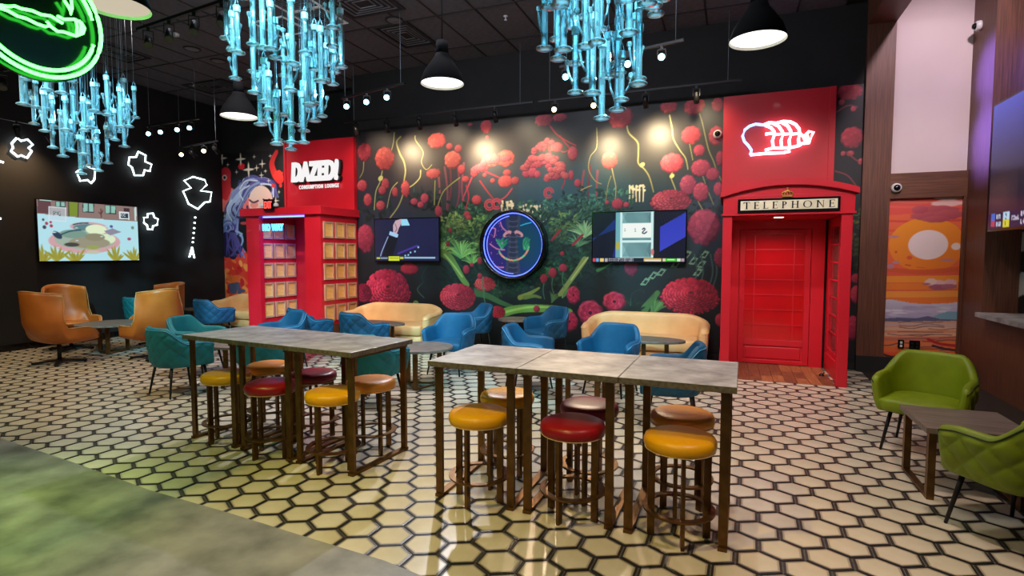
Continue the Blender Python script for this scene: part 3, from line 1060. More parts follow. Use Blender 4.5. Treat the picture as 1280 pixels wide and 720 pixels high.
# coral flower heads of the upper half
CD, CL = (150, 34, 52), (238, 104, 100)
PD, PLt = (140, 30, 66), (232, 96, 122)
for d in [(456, 190, 17, 22, (116, 20, 40), (206, 60, 74), 20), (481, 198, 23, 28, (170, 44, 48), (244, 106, 92), 34), (453, 232, 12, 14, CD, CL, 12), (482, 230, 9, 14, CD, CL, 8), (478, 238, 9, 11, CD, CL, 8), (494, 240, 7, 12, CD, CL, 8),
          (507, 236, 10, 20, CD, CL, 10), (460, 250, 10, 16, CD, CL, 10), (476, 257, 11, 12, CD, CL, 10), (546, 176, 22, 19, (190, 60, 62), (244, 120, 104), 20), (542, 217, 18, 12, CD, (236, 100, 96), 14),
          (566, 200, 20, 22, (196, 70, 66), (246, 132, 112), 18), (562, 183, 8, 8, CD, CL, 4), (573, 186, 9, 10, CD, CL, 5), (577, 212, 9, 12, CD, CL, 6), (582, 224, 9, 8, CD, CL, 5), (593, 217, 9, 8, CD, CL, 5), (596, 250, 12, 12, CD, (226, 84, 92), 12),
          (518, 252, 9, 8, PD, PLt, 6), (526, 256, 8, 8, PD, PLt, 6), (531, 248, 10, 12, PD, PLt, 8), (608, 158, 14, 16, (176, 30, 44), (238, 70, 74), 12), (609, 172, 4, 5, CD, CL, 2), (588, 156, 6, 4, CD, CL, 2),
          (632, 198, 22, 20, (206, 72, 66), (244, 116, 96), 20), (614, 200, 24, 16, (206, 82, 72), (244, 124, 100), 16), (602, 210, 18, 10, CD, CL, 8), (634, 216, 10, 8, CD, CL, 5), (632, 227, 18, 15, (196, 56, 62), (240, 100, 92), 14), (644, 226, 10, 10, CD, CL, 6), (616, 226, 6, 6, CD, CL, 3), (606, 219, 5, 5, CD, CL, 3),
          (680, 150, 22, 16, (150, 24, 44), (222, 60, 74), 14), (700, 147, 18, 10, (150, 24, 44), (216, 56, 72), 8), (678, 183, 14, 12, CD, (226, 92, 104), 10), (696, 184, 16, 12, CD, (220, 76, 96), 12), (716, 192, 12, 18, PD, (210, 76, 100), 12),
          (670, 203, 24, 14, PD, (234, 112, 118), 18), (688, 200, 22, 12, PD, (234, 112, 118), 14), (658, 217, 10, 10, PD, PLt, 6), (666, 216, 12, 12, PD, PLt, 8), (672, 218, 8, 9, PD, PLt, 6), (686, 208, 9, 7, PD, PLt, 5), (694, 219, 18, 12, PD, (232, 106, 112), 12), (702, 213, 12, 12, PD, PLt, 8), (714, 219, 7, 12, PD, PLt, 6), (722, 229, 8, 10, PD, PLt, 6),
          (776, 147, 30, 26, (170, 34, 46), (232, 76, 78), 22), (762, 200, 19, 22, (196, 62, 60), (246, 116, 96), 20), (836, 133, 21, 16, (176, 40, 48), (234, 80, 82), 16), (868, 133, 25, 22, (166, 24, 42), (230, 62, 76), 18), (897, 131, 14, 18, (130, 24, 46), (204, 54, 74), 10),
          (864, 169, 24, 22, (168, 26, 48), (236, 76, 88), 22), (895, 170, 18, 24, (130, 22, 48), (204, 56, 84), 16), (874, 188, 14, 14, PD, (222, 74, 100), 10), (840, 204, 28, 24, (180, 44, 66), (238, 106, 116), 30), (876, 210, 24, 21, PD, (226, 84, 116), 22),
          (860, 231, 20, 24, (130, 34, 74), (220, 92, 128), 20), (876, 240, 19, 23, PD, (224, 82, 114), 20), (891, 218, 16, 16, (124, 22, 56), (202, 62, 98), 14), (900, 198, 10, 18, (110, 18, 48), (176, 48, 84), 8), (898, 236, 12, 16, PD, (206, 66, 100), 10),
          (772, 255, 14, 13, PD, (210, 64, 100), 12), (759, 253, 5, 5, PD, PLt, 2), (783, 256, 7, 7, PD, PLt, 3), (548, 264, 8, 14, PD, (216, 74, 92), 8), (584, 268, 8, 8, CD, (220, 80, 92), 5), (586, 272, 7, 6, CD, CL, 4)]:
    puff(*d)
# arching pink boughs over the porthole
for pts, wd in [([(668, 192), (674, 183), (684, 177), (690, 176)], 6), ([(656, 208), (664, 200), (680, 196), (694, 202), (706, 212)], 8), ([(684, 224), (690, 214), (702, 213), (708, 222)], 7), ([(594, 214), (606, 204), (622, 198), (640, 196)], 8)]:
    q = at(pts)
    for i in range(len(pts) - 1):
        for k in range(3):
            f = k / 3
            puff(pts[i][0] * (1 - f) + pts[i + 1][0] * f + rng.uniform(-2, 2), pts[i][1] * (1 - f) + pts[i + 1][1] * f + rng.uniform(-2, 2), wd * rng.uniform(1.0, 1.7), wd * rng.uniform(.8, 1.3), (150, 44, 70), (238, 122, 124), 5)
# magenta globes down the right side and the left side
for d in [(880, 284, 40, 44, (112, 28, 66), (204, 70, 108), 34), (457, 298, 21, 34, (110, 18, 44), (208, 52, 84), 28), (900, 322, 14, 24, (96, 14, 44), (164, 36, 74), 14), (789, 334, 17, 22, (96, 16, 48), (150, 34, 76), 14)]:
    puff(*d)
mum(838, 250, 50, 26, (150, 40, 70), (236, 108, 128), 5)
mum(484, 362, 56, 52, (122, 14, 46), (246, 72, 104), 8)
mum(454, 366, 22, 24, (100, 12, 42), (200, 50, 84), 4)
mum(572, 371, 46, 34, (150, 16, 40), (255, 84, 96), 7, False)
mum(606, 354, 26, 17, (176, 30, 44), (244, 104, 92), 4)
mum(862, 369, 72, 44, (150, 14, 44), (250, 76, 100), 9)
mum(622, 390, 20, 16, (160, 20, 36), (226, 56, 66), 3, False)
for d in [(717, 369, 16, 22), (738, 391, 30, 30), (768, 377, 28, 24), (712, 402, 20, 24)]:
    peony(*d, (140, 14, 50), (250, 84, 116))
for d in [(583, 337, 8, 11), (600, 345, 6, 7), (680, 348, 9, 11), (691, 341, 10, 12), (704, 335, 10, 10), (703, 317, 5, 6), (671, 386, 8, 8), (560, 305, 4, 6), (563, 288, 4, 6), (600, 326, 6, 9), (590, 331, 5, 5), (900, 400, 12, 16), (512, 336, 22, 14)]:
    puff(*d, (130, 10, 34), (222, 46, 66), 8)
for px, py in [(604, 346), (691, 347), (680, 354), (704, 340), (606, 360)]:
    vine([(px, py), (px - 1, py + 10), (px + 1, py + 20)], 1.2, (70, 110, 80))
for pts in [[(600, 304), (606, 312)], [(716, 306), (728, 294)], [(690, 300), (700, 288)]]:
    vine(pts, 3, (150, 30, 44))
# right strip between the booth and the walnut frame
for d in [(1062, 115, 32, 20, (150, 20, 40), (224, 58, 74), 20), (1052, 128, 8, 7, CD, CL, 4), (1067, 136, 7, 7, CD, CL, 4), (1065, 172, 28, 26, (140, 18, 38), (214, 54, 66), 18), (1054, 192, 6, 6, CD, CL, 3), (1063, 192, 9, 7, CD, CL, 4), (1076, 202, 7, 8, CD, CL, 4),
          (1070, 348, 12, 12, (110, 10, 34), (196, 40, 60), 10), (1070, 368, 14, 22, (130, 14, 40), (216, 56, 74), 14), (1066, 410, 20, 30, (120, 12, 44), (214, 44, 80), 18)]:
    puff(*d)
clump(1073, 300, 16, 80, 70, [(60, 84, 40), (96, 116, 50), (120, 120, 60), (40, 66, 44)], 7)
for pts in [[(1046, 140), (1060, 132), (1072, 134)], [(1058, 190), (1070, 200), (1080, 204)], [(1044, 214), (1060, 220), (1074, 238)]]:
    vine(pts, 1.8, (130, 50, 58))
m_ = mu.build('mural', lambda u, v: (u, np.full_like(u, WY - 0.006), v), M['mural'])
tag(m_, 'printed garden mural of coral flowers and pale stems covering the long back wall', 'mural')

# ---- west print: sleeping woman with blue hair under stars
wb = Canvas(WX, -8.60, 0.11, 4.03, 84, (20, 18, 22))


def ww(px, py):
    return wp(px, py, WB)


def wl(pts, w0, col, w1=None):
    s = abs(ww(301, 300)[0] - ww(300, 300)[0])
    wb.line([ww(*p) for p in pts], w0 * s, col, (w1 or w0) * s)


def we(px, py, a, b, col, ang=0.0, col2=None, wob=0.0, lobes=7, soft=None):
    s = abs(ww(px + 1, py)[0] - ww(px, py)[0])
    sv = abs(ww(px, py + 1)[1] - ww(px, py)[1])
    c = ww(px, py)
    wb.ell(c[0], c[1], a / 2 * s, b / 2 * sv, col, ang, 1.0, col2, soft, wob, lobes)


we(283, 345, 60, 100, (226, 66, 48), wob=.1)
we(290, 375, 70, 60, (240, 110, 60), wob=.15)
for k in range(60):
    we(rng.uniform(272, 318), rng.uniform(322, 372), rng.uniform(4, 11), rng.uniform(4, 10), jit(rng.choice([(240, 120, 60), (226, 60, 44), (248, 150, 74), (206, 40, 44)]), 10), rng.uniform(0, 3))
for k in range(14):
    we(rng.uniform(288, 304), rng.uniform(352, 366), rng.uniform(4, 9), rng.uniform(3, 7), (86, 96, 128), wob=.2)
for k in range(8):
    we(rng.uniform(276, 320), rng.uniform(225, 262), rng.uniform(14, 26), rng.uniform(14, 26), jit((246, 118, 112), 10), wob=.15)
we(281, 230, 16, 40, (214, 40, 50), wob=.1)
we(282, 218, 14, 18, (220, 44, 54))
we(281, 222, 6, 7, (250, 230, 220)); we(281, 222, 3.2, 4, (40, 16, 30))
HAIR = [(74, 84, 150), (110, 124, 190), (146, 164, 214), (52, 52, 104), (170, 188, 226), (88, 70, 150)]
for k in range(46):
    x0 = rng.uniform(298, 318)
    wl([(x0, rng.uniform(226, 240)), (rng.uniform(288, 300), rng.uniform(244, 262)), (rng.uniform(280, 298), rng.uniform(268, 290)), (rng.uniform(278, 306), rng.uniform(292, 322))], rng.uniform(3, 6), jit(rng.choice(HAIR), 12), 1.5)
for k in range(26):
    q = rng.uniform(0, 6); cxp, cyp, r = rng.choice([(316, 232, 13), (334, 236, 12), (292, 300, 12), (300, 262, 12), (286, 285, 9)])
    r *= rng.uniform(.5, 1.0)
    wl([(cxp + math.cos(q + t) * r, cyp + math.sin(q + t) * r) for t in np.linspace(0, 4.4, 8)], 2.6, jit(rng.choice(HAIR), 12), 1.2)
we(326, 252, 30, 40, (250, 222, 206), .2, (244, 190, 178))
we(318, 256, 10, 8, (240, 150, 142)); we(335, 256, 8, 8, (240, 150, 142))
wl([(312, 250), (317, 253), (323, 251)], 1.5, (84, 36, 60)); wl([(329, 249), (333, 251), (337, 249)], 1.3, (84, 36, 60)); wl([(326, 254), (327, 259)], 1.0, (226, 160, 150))
we(305, 279, 9, 4, (226, 80, 88))
for k in range(20):
    t0 = rng.uniform(0, 1)
    wl([(302 + 6 * t0, 258 - 10 * t0), (306 + 8 * t0, 238 - 6 * t0), (322 + 4 * t0, 226 - 3 * t0), (338, 231 - 4 * t0), (345 + 3 * t0, 246)], rng.uniform(1.6, 3.4), jit(rng.choice(HAIR), 14), 1.2)
for k in range(9):
    wl([(324, 228), (316 - k * .6, 236), (306 - k * .8, 250 + k), (300 - k, 262 + k * 2)], 2.2, jit(rng.choice(HAIR), 14), 1.0)
for pts in [[(300, 236), (308, 226), (322, 226)], [(304, 250), (300, 240), (312, 232)], [(326, 230), (340, 232), (342, 246)], [(290, 250), (284, 262), (290, 276)]]:
    wl(pts, 1.4, (214, 226, 240))
we(289, 306, 26, 34, (34, 26, 58), wob=.2)
for k in range(10):
    wl([(rng.uniform(282, 296), 292), (rng.uniform(280, 300), 306), (rng.uniform(282, 304), 320)], 2.4, jit((84, 80, 150), 12), 1)
wl([(346, 190), (340, 204), (344, 218), (350, 224)], 4, (214, 44, 44), 9)
we(348, 219, 12, 12, (224, 54, 48), wob=.2)
we(342, 232, 5, 5, (220, 50, 50)); we(351, 232, 4, 5, (220, 50, 50)); we(302, 208, 8, 8, (232, 40, 50), wob=.2)
for px, py, r in [(278, 198, 6), (301, 199, 6), (311, 212, 7), (328, 205, 4), (321, 210, 3), (327, 219, 3), (345, 251, 4), (285, 206, 2), (274, 203, 2), (332, 214, 2), (338, 195, 2), (296, 215, 2), (318, 196, 2), (277, 282, 2), (281, 270, 2), (349, 240, 2), (336, 226, 2)]:
    for a_ in (0, PI / 2):
        c0 = ww(px, py); s = abs(ww(px + 1, py)[0] - c0[0]) * r
        wb.ell(c0[0], c0[1], s, s * .16, (240, 228, 206), a_)
m_ = wb.build('star_mural', lambda u, v: (u, np.full_like(u, WB - 0.006), v), M['mural'])
tag(m_, 'printed wall art of a sleeping woman with curly blue hair under stars', 'mural')

# ---- east print: desert sunset
YA_ = 9.092
struct(MB().box(2.868, 9.045, 0.215, 2.90, 9.10, 2.415).build('trim_2', M['wood_dark']))
de = Canvas(2.037, 2.868, 0.215, 2.415, 120, (232, 92, 70))


def dp(px, py):
    return wp(px, py, YA_)


def dl(pts, w0, col, w1=None):
    s = abs(dp(1151, 300)[0] - dp(1150, 300)[0])
    de.line([dp(*p) for p in pts], w0 * s, col, (w1 or w0) * s)


def dell(px, py, a, b, col, col2=None, wob=0.0, lobes=8, ang=0.0):
    c = dp(px, py)
    s = abs(dp(px + 1, py)[0] - c[0]); sv = abs(dp(px, py + 1)[1] - c[1])
    de.ell(c[0], c[1], a / 2 * s, b / 2 * sv, col, ang, 1.0, col2, None, wob, lobes)


de.poly([dp(1100, 300), dp(1210, 300), dp(1210, 242), dp(1100, 244)], (228, 84, 74))
de.poly([dp(1100, 336), dp(1210, 336), dp(1210, 262), dp(1100, 270)], (236, 106, 66))
for y0, c in [(252, (236, 116, 96)), (258, (232, 100, 84)), (276, (222, 74, 66)), (288, (228, 88, 62))]:
    dl([(1104, y0), (1150, y0 + 1), (1206, y0 - 1)], 3, c)
dell(1158, 306, 96, 68, (244, 150, 40), (242, 128, 42))
dl([(1104, 336), (1150, 340), (1204, 336)], 7, (220, 92, 52))
for y0, c in [(349, (246, 150, 52)), (358, (240, 130, 50)), (368, (246, 156, 66)), (376, (236, 122, 52))]:
    dl([(1100, y0), (1150, y0), (1206, y0 - 1)], 10, c)
dell(1160, 306, 50, 37, (244, 222, 222)); dell(1195, 308, 12, 9, (240, 214, 206))
for k, (px, py, a, b) in enumerate([(1186, 246, 36, 8), (1184, 254, 40, 8)]):
    dell(px, py, a, b, (240, 190, 186), wob=.1)
for px, py, a, b in [(1170, 264, 56, 14), (1158, 270, 40, 10), (1186, 268, 36, 12), (1150, 262, 20, 10), (1170, 274, 34, 8)]:
    dell(px, py, a, b, (196, 92, 96), (176, 72, 88), wob=.12)
for px, py, a, b in [(1117, 296, 14, 3), (1113, 333, 10, 6), (1120, 328, 10, 4), (1184, 325, 18, 3)]:
    dell(px, py, a, b, (196, 130, 150))
dell(1137, 322, 7, 5, (226, 90, 60)); dell(1120, 315, 3, 3, (214, 80, 50)); dl([(1132, 331), (1138, 332)], 1.5, (200, 70, 50)); dl([(1146, 334), (1156, 335)], 1.2, (214, 100, 50))
for px, py, a, b, c in [(1170, 354, 30, 8, (236, 186, 186)), (1164, 352, 14, 8, (240, 200, 196)), (1188, 353, 16, 8, (236, 180, 186)), (1174, 359, 26, 7, (170, 92, 118)), (1186, 358, 20, 6, (180, 104, 124)), (1158, 355, 10, 3, (190, 110, 120))]:
    dell(px, py, a, b, c, wob=.1)
de.poly([dp(1100, 376), dp(1112, 374), dp(1124, 376), dp(1140, 379), (dp(1160, 380)), dp(1184, 379), dp(1206, 377), dp(1206, 402), dp(1100, 402)], (206, 200, 216), col2=(166, 150, 190))
for k in range(24):
    dell(rng.uniform(1104, 1204), rng.uniform(381, 394), rng.uniform(10, 24), rng.uniform(2, 4), jit(rng.choice([(214, 208, 222), (176, 164, 200), (196, 186, 212)]), 8))
de.poly([dp(1160, 400), dp(1172, 393), dp(1186, 389), dp(1206, 390), dp(1206, 402)], (124, 164, 186))
de.poly([dp(1104, 398), dp(1124, 397), dp(1144, 398), dp(1160, 395), dp(1176, 399), dp(1206, 400), dp(1206, 404), dp(1104, 403)], (92, 96, 128))
de.poly([dp(1100, 402), dp(1206, 401), dp(1206, 452), dp(1100, 452)], (214, 160, 130), col2=(226, 96, 50))
for y0, c in [(406, (206, 170, 170)), (411, (222, 178, 150)), (418, (226, 170, 140)), (424, (206, 110, 90)), (428, (232, 120, 60)), (436, (236, 108, 44)), (442, (230, 84, 44))]:
    dl([(1100, y0), (1140, y0 + rng.uniform(-1, 1)), (1170, y0 + rng.uniform(-1, 1)), (1206, y0)], 5, c)
for k in range(16):
    y0 = 404 + k * 2.6 + rng.uniform(-1, 1)
    x0 = rng.uniform(1090, 1180)
    dl([(x0, y0), (x0 + 16, y0 + rng.uniform(-1.5, 2)), (x0 + 34, y0 + rng.uniform(-2, 2)), (x0 + 56, y0 + rng.uniform(-1, 2))], 0.7 + k * .06, rng.choice([(110, 74, 70), (130, 84, 76), (84, 58, 60)]))
dl([(1160, 424), (1176, 430), (1206, 433)], 4, (176, 40, 48)); dl([(1166, 432), (1186, 437), (1206, 438)], 3, (60, 40, 44)); dl([(1104, 443), (1116, 446), (1130, 444)], 3, (70, 40, 40))
m_ = de.build('desert_print', lambda u, v: (u, np.full_like(u, YA_), v), M['mural'])
tag(m_, 'tall printed panel of an orange desert sunset with a white sun', 'wall art')

# ---- swirling stripes on the recessed east wall
sw = Canvas(5.2, 8.42, 0.96, 5.6, 60, (16, 17, 17))
dy = (7.1 - sw.U)[None, :]
dz = (sw.V - 2.35)[:, None]
ang = np.arctan2(dz, dy) + 0.55 * np.log(np.hypot(dy, dz) + 0.15)
msk = (np.sin(ang * 17) > 0.0)[..., None]
sw.a = np.where(msk, np.array((168, 172, 168), np.float32), sw.a).astype(np.float32)
m_ = sw.build('stripe_mural', lambda u, v: (np.full_like(u, 3.252), u, v), M['mural'])
tag(m_, 'black and grey swirling stripe print on the recessed wall behind the bar ledge', 'mural')

# ================================================================== FURNITURE
# ---- counter-height tables: one stone top on two bronze sled frames each
def make_high_table(wd, dp_, name='high_table'):
    t = thing(name, 'x', 'table')
    MB().box(-wd / 2, -dp_ / 2, 0.900, wd / 2, dp_ / 2, 0.938).build('table_top', [M['stone_top']], t, bevel=0.003)
    for (x0, y0, x1, y1) in [(-wd / 2, -dp_ / 2 - 0.0012, wd / 2, -dp_ / 2 - 0.0002), (-wd / 2, dp_ / 2 + 0.0002, wd / 2, dp_ / 2 + 0.0012), (wd / 2 + 0.0002, -dp_ / 2, wd / 2 + 0.0012, dp_ / 2), (-wd / 2 - 0.0012, -dp_ / 2, -wd / 2 - 0.0002, dp_ / 2)]:
        MB().box(x0, y0, 0.902, x1, y1, 0.936).build('edge_band', M['stone_edge'], t)
    for s in (-1, 1):
        x = s * (wd / 2 - 0.055)
        MB().box(x - 0.025, -dp_ / 2 + 0.03, 0, x + 0.025, dp_ / 2 - 0.03, 0.022).build('base_bar', M['bronze'], t)
        MB().box(x - 0.025, -dp_ / 2 + 0.03, 0.878, x + 0.025, dp_ / 2 - 0.03, 0.899).build('top_bar', M['bronze'], t)
        for q in (-1, 1):
            y = q * (dp_ / 2 - 0.055)
            MB().box(x - 0.025, y - 0.012, 0.022, x + 0.025, y + 0.012, 0.878).build('leg', M['bronze'], t)
    return t


hw = 0.6415
ht = make_high_table(hw - 0.0055, 0.755)
T2 = [(-1.532, 3.574), (-0.891, 3.561), (0.250 - 0.5, 3.548)]
names2 = ['grey stone-topped high table, left end of the front row of three', 'grey stone-topped high table, middle of the front row of three', 'grey stone-topped high table, right end of the front row of three by the telephone booth']
T2 = [(-1.540, 3.570), (-0.899, 3.556), (-0.258, 3.542)]
for k, (x, y) in enumerate(T2):
    o = ht if k == 0 else copy_tree(ht)
    put(o, (x, y, 0), -0.022, names2[k])
    o['group'] = 'front row of high tables'
hb = make_high_table(0.656, 0.722)
names1 = ['grey stone-topped high table, left end of the rear row beside the teal chairs', 'grey stone-topped high table, middle of the rear row over the dark red stools', 'grey stone-topped high table, right end of the rear row of three']
a1 = -0.098
for k in range(3):
    s = (k - 1) * 0.660
    o = hb if k == 0 else copy_tree(hb)
    put(o, (-3.484 + s * math.cos(a1), 3.712 + s * math.sin(a1), 0), a1, names1[k])
    o['group'] = 'rear row of high tables'

# ---- round stools
def make_stool(seat_mat):
    t = thing('bar_stool', 'x', 'stool')
    MB().lathe([(0, 0.520), (0.17, 0.520), (0.196, 0.530), (0.205, 0.552), (0.205, 0.578), (0.196, 0.598), (0.172, 0.609), (0.10, 0.613), (0, 0.614)], 36).build('seat', seat_mat, t)
    th = MB()
    th.tube([(math.cos(q) * 0.1985, math.sin(q) * 0.1985, 0.531) for q in np.linspace(0, 2 * PI, 40, endpoint=False)], 0.0022, 4, 0, True)
    th.build('seam', M['thread'], t)
    for k in range(4):
        q = PI / 4 + k * PI / 2
        c, s = math.cos(q), math.sin(q)
        lg = MB().box(0.137, -0.010, 0, 0.179, 0.010, 0.522)
        lg.v = [(x * c - y * s, x * s + y * c, z) for x, y, z in lg.v]
        lg.build('leg', M['bronze'], t)
    rg = MB()
    rg.lathe([(0.166, 0.165), (0.206, 0.165), (0.206, 0.177), (0.166, 0.177), (0.166, 0.165)], 36, smooth=False)
    rg.build('footrest', M['bronze'], t)
    cr = MB()
    cr.bar((-0.158, 0, 0.508), (0.158, 0, 0.508), 0.03, 0.02).bar((0, -0.158, 0.505), (0, 0.158, 0.505), 0.03, 0.02)
    cr.build('seat_frame', M['bronze'], t)
    return t


def t1(k, lx, ly):
    s = (k - 1) * 0.660
    return (-3.484 + (s + lx) * math.cos(a1) - ly * math.sin(a1), 3.712 + (s + lx) * math.sin(a1) + ly * math.cos(a1))


stools = [('yellow_vinyl', on_z(599, 512, .61), 0.70, 'yellow round bar stool at the front left table of the front row'),
          ('red_vinyl', on_z(716, 525, .61), 0.52, 'dark red round bar stool at the front middle table of the front row'),
          ('yellow_vinyl', on_z(850, 542, .61), -0.57, 'yellow round bar stool at the front right table, nearest of all stools'),
          ('yellow_vinyl', (-1.545, 3.825), 0.2, 'yellow round bar stool on the far side of the front left table'),
          ('rose_vinyl', (-0.898, 3.765), 0.5, 'wine red round bar stool on the far side of the front middle table'),
          ('orange_vinyl', (-0.270, 3.765), 0.1, 'orange tan round bar stool on the far side of the front right table'),
          ('yellow_vinyl', t1(0, 0.03, -0.20), 0.66, 'yellow round bar stool at the left end of the rear row, near side'),
          ('red_vinyl', t1(1, 0.03, -0.27), 0.6, 'dark red round bar stool in the middle of the rear row, near side'),
          ('yellow_vinyl', t1(2, 0.03, -0.25), 0.75, 'yellow round bar stool at the right end of the rear row, near side'),
          ('orange_vinyl', t1(0, 0.03, 0.25), 0.4, 'orange round bar stool at the left of the rear row, far side'),
          ('rose_vinyl', t1(1, 0.03, 0.17), 0.1, 'wine red round bar stool in the middle of the rear row, far side'),
          ('orange_vinyl', t1(2, 0.03, 0.18), 0.3, 'orange round bar stool at the right end of the rear row, far side')]
stool_src = {}
for mt, p, rz, lb in stools:
    if mt in stool_src:
        o = copy_tree(stool_src[mt])
    else:
        o = stool_src[mt] = make_stool(M[mt])
    put(o, (p[0], p[1], 0.0), rz, lb)
    o['group'] = 'round stools at the high tables'

# ---- upholstered barrel chairs
def u_path(W, D, front, n, back_exp=2.0):
    """right front -> back -> left front; y = -front .. +D ; returns points, normals, s in -1..1"""
    raw = []
    for k in range(400 + 1):
        t = k / 400
        raw.append(None)
    pts = []
    m_ = 40
    for k in range(m_):
        pts.append((W, -front + (front + 0.02) * k / m_))
    for k in range(81):
        q = PI * k / 80
        c, s = math.cos(q), math.sin(q)
        e = 2 / back_exp
        pts.append((W * math.copysign(abs(c) ** e, c), 0.02 + (D - 0.02) * abs(s) ** e))
    for k in range(m_):
        pts.append((-W, 0.02 - (front + 0.02) * (k + 1) / m_))
    P = np.array(pts)
    seg = np.hypot(*np.diff(P, axis=0).T)
    L = np.concatenate([[0], np.cumsum(seg)])
    s = np.linspace(0, L[-1], n + 1)
    X = np.interp(s, L, P[:, 0]); Y = np.interp(s, L, P[:, 1])
    T = np.stack([np.gradient(X), np.gradient(Y)], 1)
    T /= np.linalg.norm(T, axis=1)[:, None]
    N = np.stack([T[:, 1], -T[:, 0]], 1)          # outward
    return np.stack([X, Y], 1), N, s / L[-1] * 2 - 1, L[-1]


def smooth01(t):
    t = max(0.0, min(1.0, t))
    return t * t * (3 - 2 * t)


def shell_mesh(name, mats, W, D, front, zb, hfun, th=0.06, nu=84, flare=0.028, quilt=0.0, qsize=0.112, inner_zb=None, bexp=2.4, nvo=22):
    P, N, S, L = u_path(W, D, front, nu, bexp)
    nr = 4
    nvi = 6
    vs = []
    ncol = nvo + 1 + nr + nvi + 1
    rim = []
    for i in range(nu + 1):
        s = S[i]
        h = hfun(abs(s))
        endd = min(1.0, (1 - abs(s)) / 0.055)
        rnd = math.sqrt(max(0.0, 1 - (1 - endd) ** 2))
        t_ = th * (0.25 + 0.75 * rnd)
        hh = h - (1 - rnd) * 0.05
        rr = min(t_ / 2, 0.05)
        base_in = P[i] - N[i] * (1 - rnd) * 0.0
        col = []
        for j in range(nvo + 1):
            f = j / nvo
            z = zb + (hh - rr - zb) * f
            o = t_ / 2 - 0.020 * (1 - f) ** 3 + flare * (f - 0.6)
            if quilt:
                a = (S[i] * L / 2 + (z - zb)) / (qsize * 1.414)
                b = (S[i] * L / 2 - (z - zb)) / (qsize * 1.414)
                pf = abs(math.sin(PI * a)) * abs(math.sin(PI * b))
                edge_f = min(1, f * 8) * min(1, (1 - f) * 8) * min(1, (1 - abs(s)) * 12)
                o += quilt * (pf ** 0.33) * edge_f
            col.append((*(P[i] + N[i] * o), z))
        oo = t_ / 2 + flare * 0.4
        for j in range(1, nr + 1):
            q = PI * j / (nr + 1)
            c_ = flare * 0.4
            col.append((*(P[i] + N[i] * (c_ + math.cos(q) * t_ / 2)), hh - rr + math.sin(q) * rr))
        izb = zb + 0.06 if inner_zb is None else inner_zb
        for j in range(nvi + 1):
            f = 1 - j / nvi
            z = izb + (hh - rr - izb) * f
            col.append((*(P[i] + N[i] * (-t_ / 2 + flare * (f - 0.6))), z))
        rim.append((*(P[i] + N[i] * (t_ / 2 + flare * 0.4 + 0.002)), hh - rr))
        vs += col
    fs = []
    for i in range(nu):
        for j in range(ncol - 1):
            a = i * ncol + j
            fs.append((a, a + ncol, a + ncol + 1, a + 1))
        fs.append((i * ncol, i * ncol + ncol - 1, (i + 1) * ncol + ncol - 1, (i + 1) * ncol))
    fs.append(tuple(range(ncol)))
    fs.append(tuple(range(len(vs) - ncol, len(vs)))[::-1])
    mb = MB()
    mb.add(vs, fs[:-2], 0, True)
    mb.add([], [], 0)
    for f in fs[-2:]:
        mb.f.append(f); mb.m.append(0); mb.s.append(False)
    return mb.mesh(name, mats), rim


def seat_mesh(name, mt, W, D, front, z0, z1, dome=0.02, bexp=2.4):
    P, N, S, L = u_path(W, D, front, 48, bexp)
    out = [tuple(p) for p in P]
    # rounded front
    for k in range(1, 8):
        f = k / 8
        out.append((-W + 2 * W * f, -front - 0.022 * math.sin(PI * f)))
    c = np.mean(np.array(out), axis=0)
    mb = MB()
    rings = [(0.97, z0), (1.0, z0 + 0.012), (1.0, z1 - 0.03), (0.985, z1 - 0.010), (0.94, z1), (0.7, z1 + dome * 0.6), (0.35, z1 + dome), (0.02, z1 + dome)]
    n = len(out)
    vs = [(c[0] + (p[0] - c[0]) * k, c[1] + (p[1] - c[1]) * k, z) for k, z in rings for p in out]
    fs = [(r * n + i, r * n + (i + 1) % n, (r + 1) * n + (i + 1) % n, (r + 1) * n + i) for r in range(len(rings) - 1) for i in range(n)]
    fs.append(tuple(range(n))[::-1])
    mb.add(vs, fs, 0, True)
    return mb.mesh(name, mt)


def chair_h(s):
    return 0.645 + 0.165 * smooth01((0.57 - s) / 0.30) - 0.02 * smooth01((s - .8) / .2)


chair_shell, chair_rim = shell_mesh('chair_shell', [M['blue_fabric']], 0.290, 0.270, 0.245, 0.345, chair_h, quilt=0.019, nu=132, nvo=30)
chair_seat = seat_mesh('chair_seat', M['blue_fabric'], 0.262, 0.243, 0.265, 0.345, 0.448)
chair_pipe = MB().tube(chair_rim, 0.005, 5).mesh('chair_piping', M['piping_blue'])
leg_meshes = []
for sx in (-1, 1):
    for sy in (-1, 1):
        leg_meshes.append(MB().cyl((sx * 0.19, sy * 0.18 + 0.005, 0.352), (sx * 0.245, sy * 0.235 + 0.005, 0.0), 0.0165, 0.010, 10).mesh('chair_leg', M['black_metal']))


def recolour(me, mt):
    c = me.copy()
    c.materials.clear()
    c.materials.append(mt)
    return c


def make_chair(fabric, pipe, name='barrel_chair'):
    t = thing(name, 'x', 'chair')
    inst('shell', recolour(chair_shell, fabric), t)
    inst('seat', recolour(chair_seat, fabric), t)
    inst('piping', recolour(chair_pipe, pipe), t)
    for m_ in leg_meshes:
        inst('leg', m_, t)
    return t


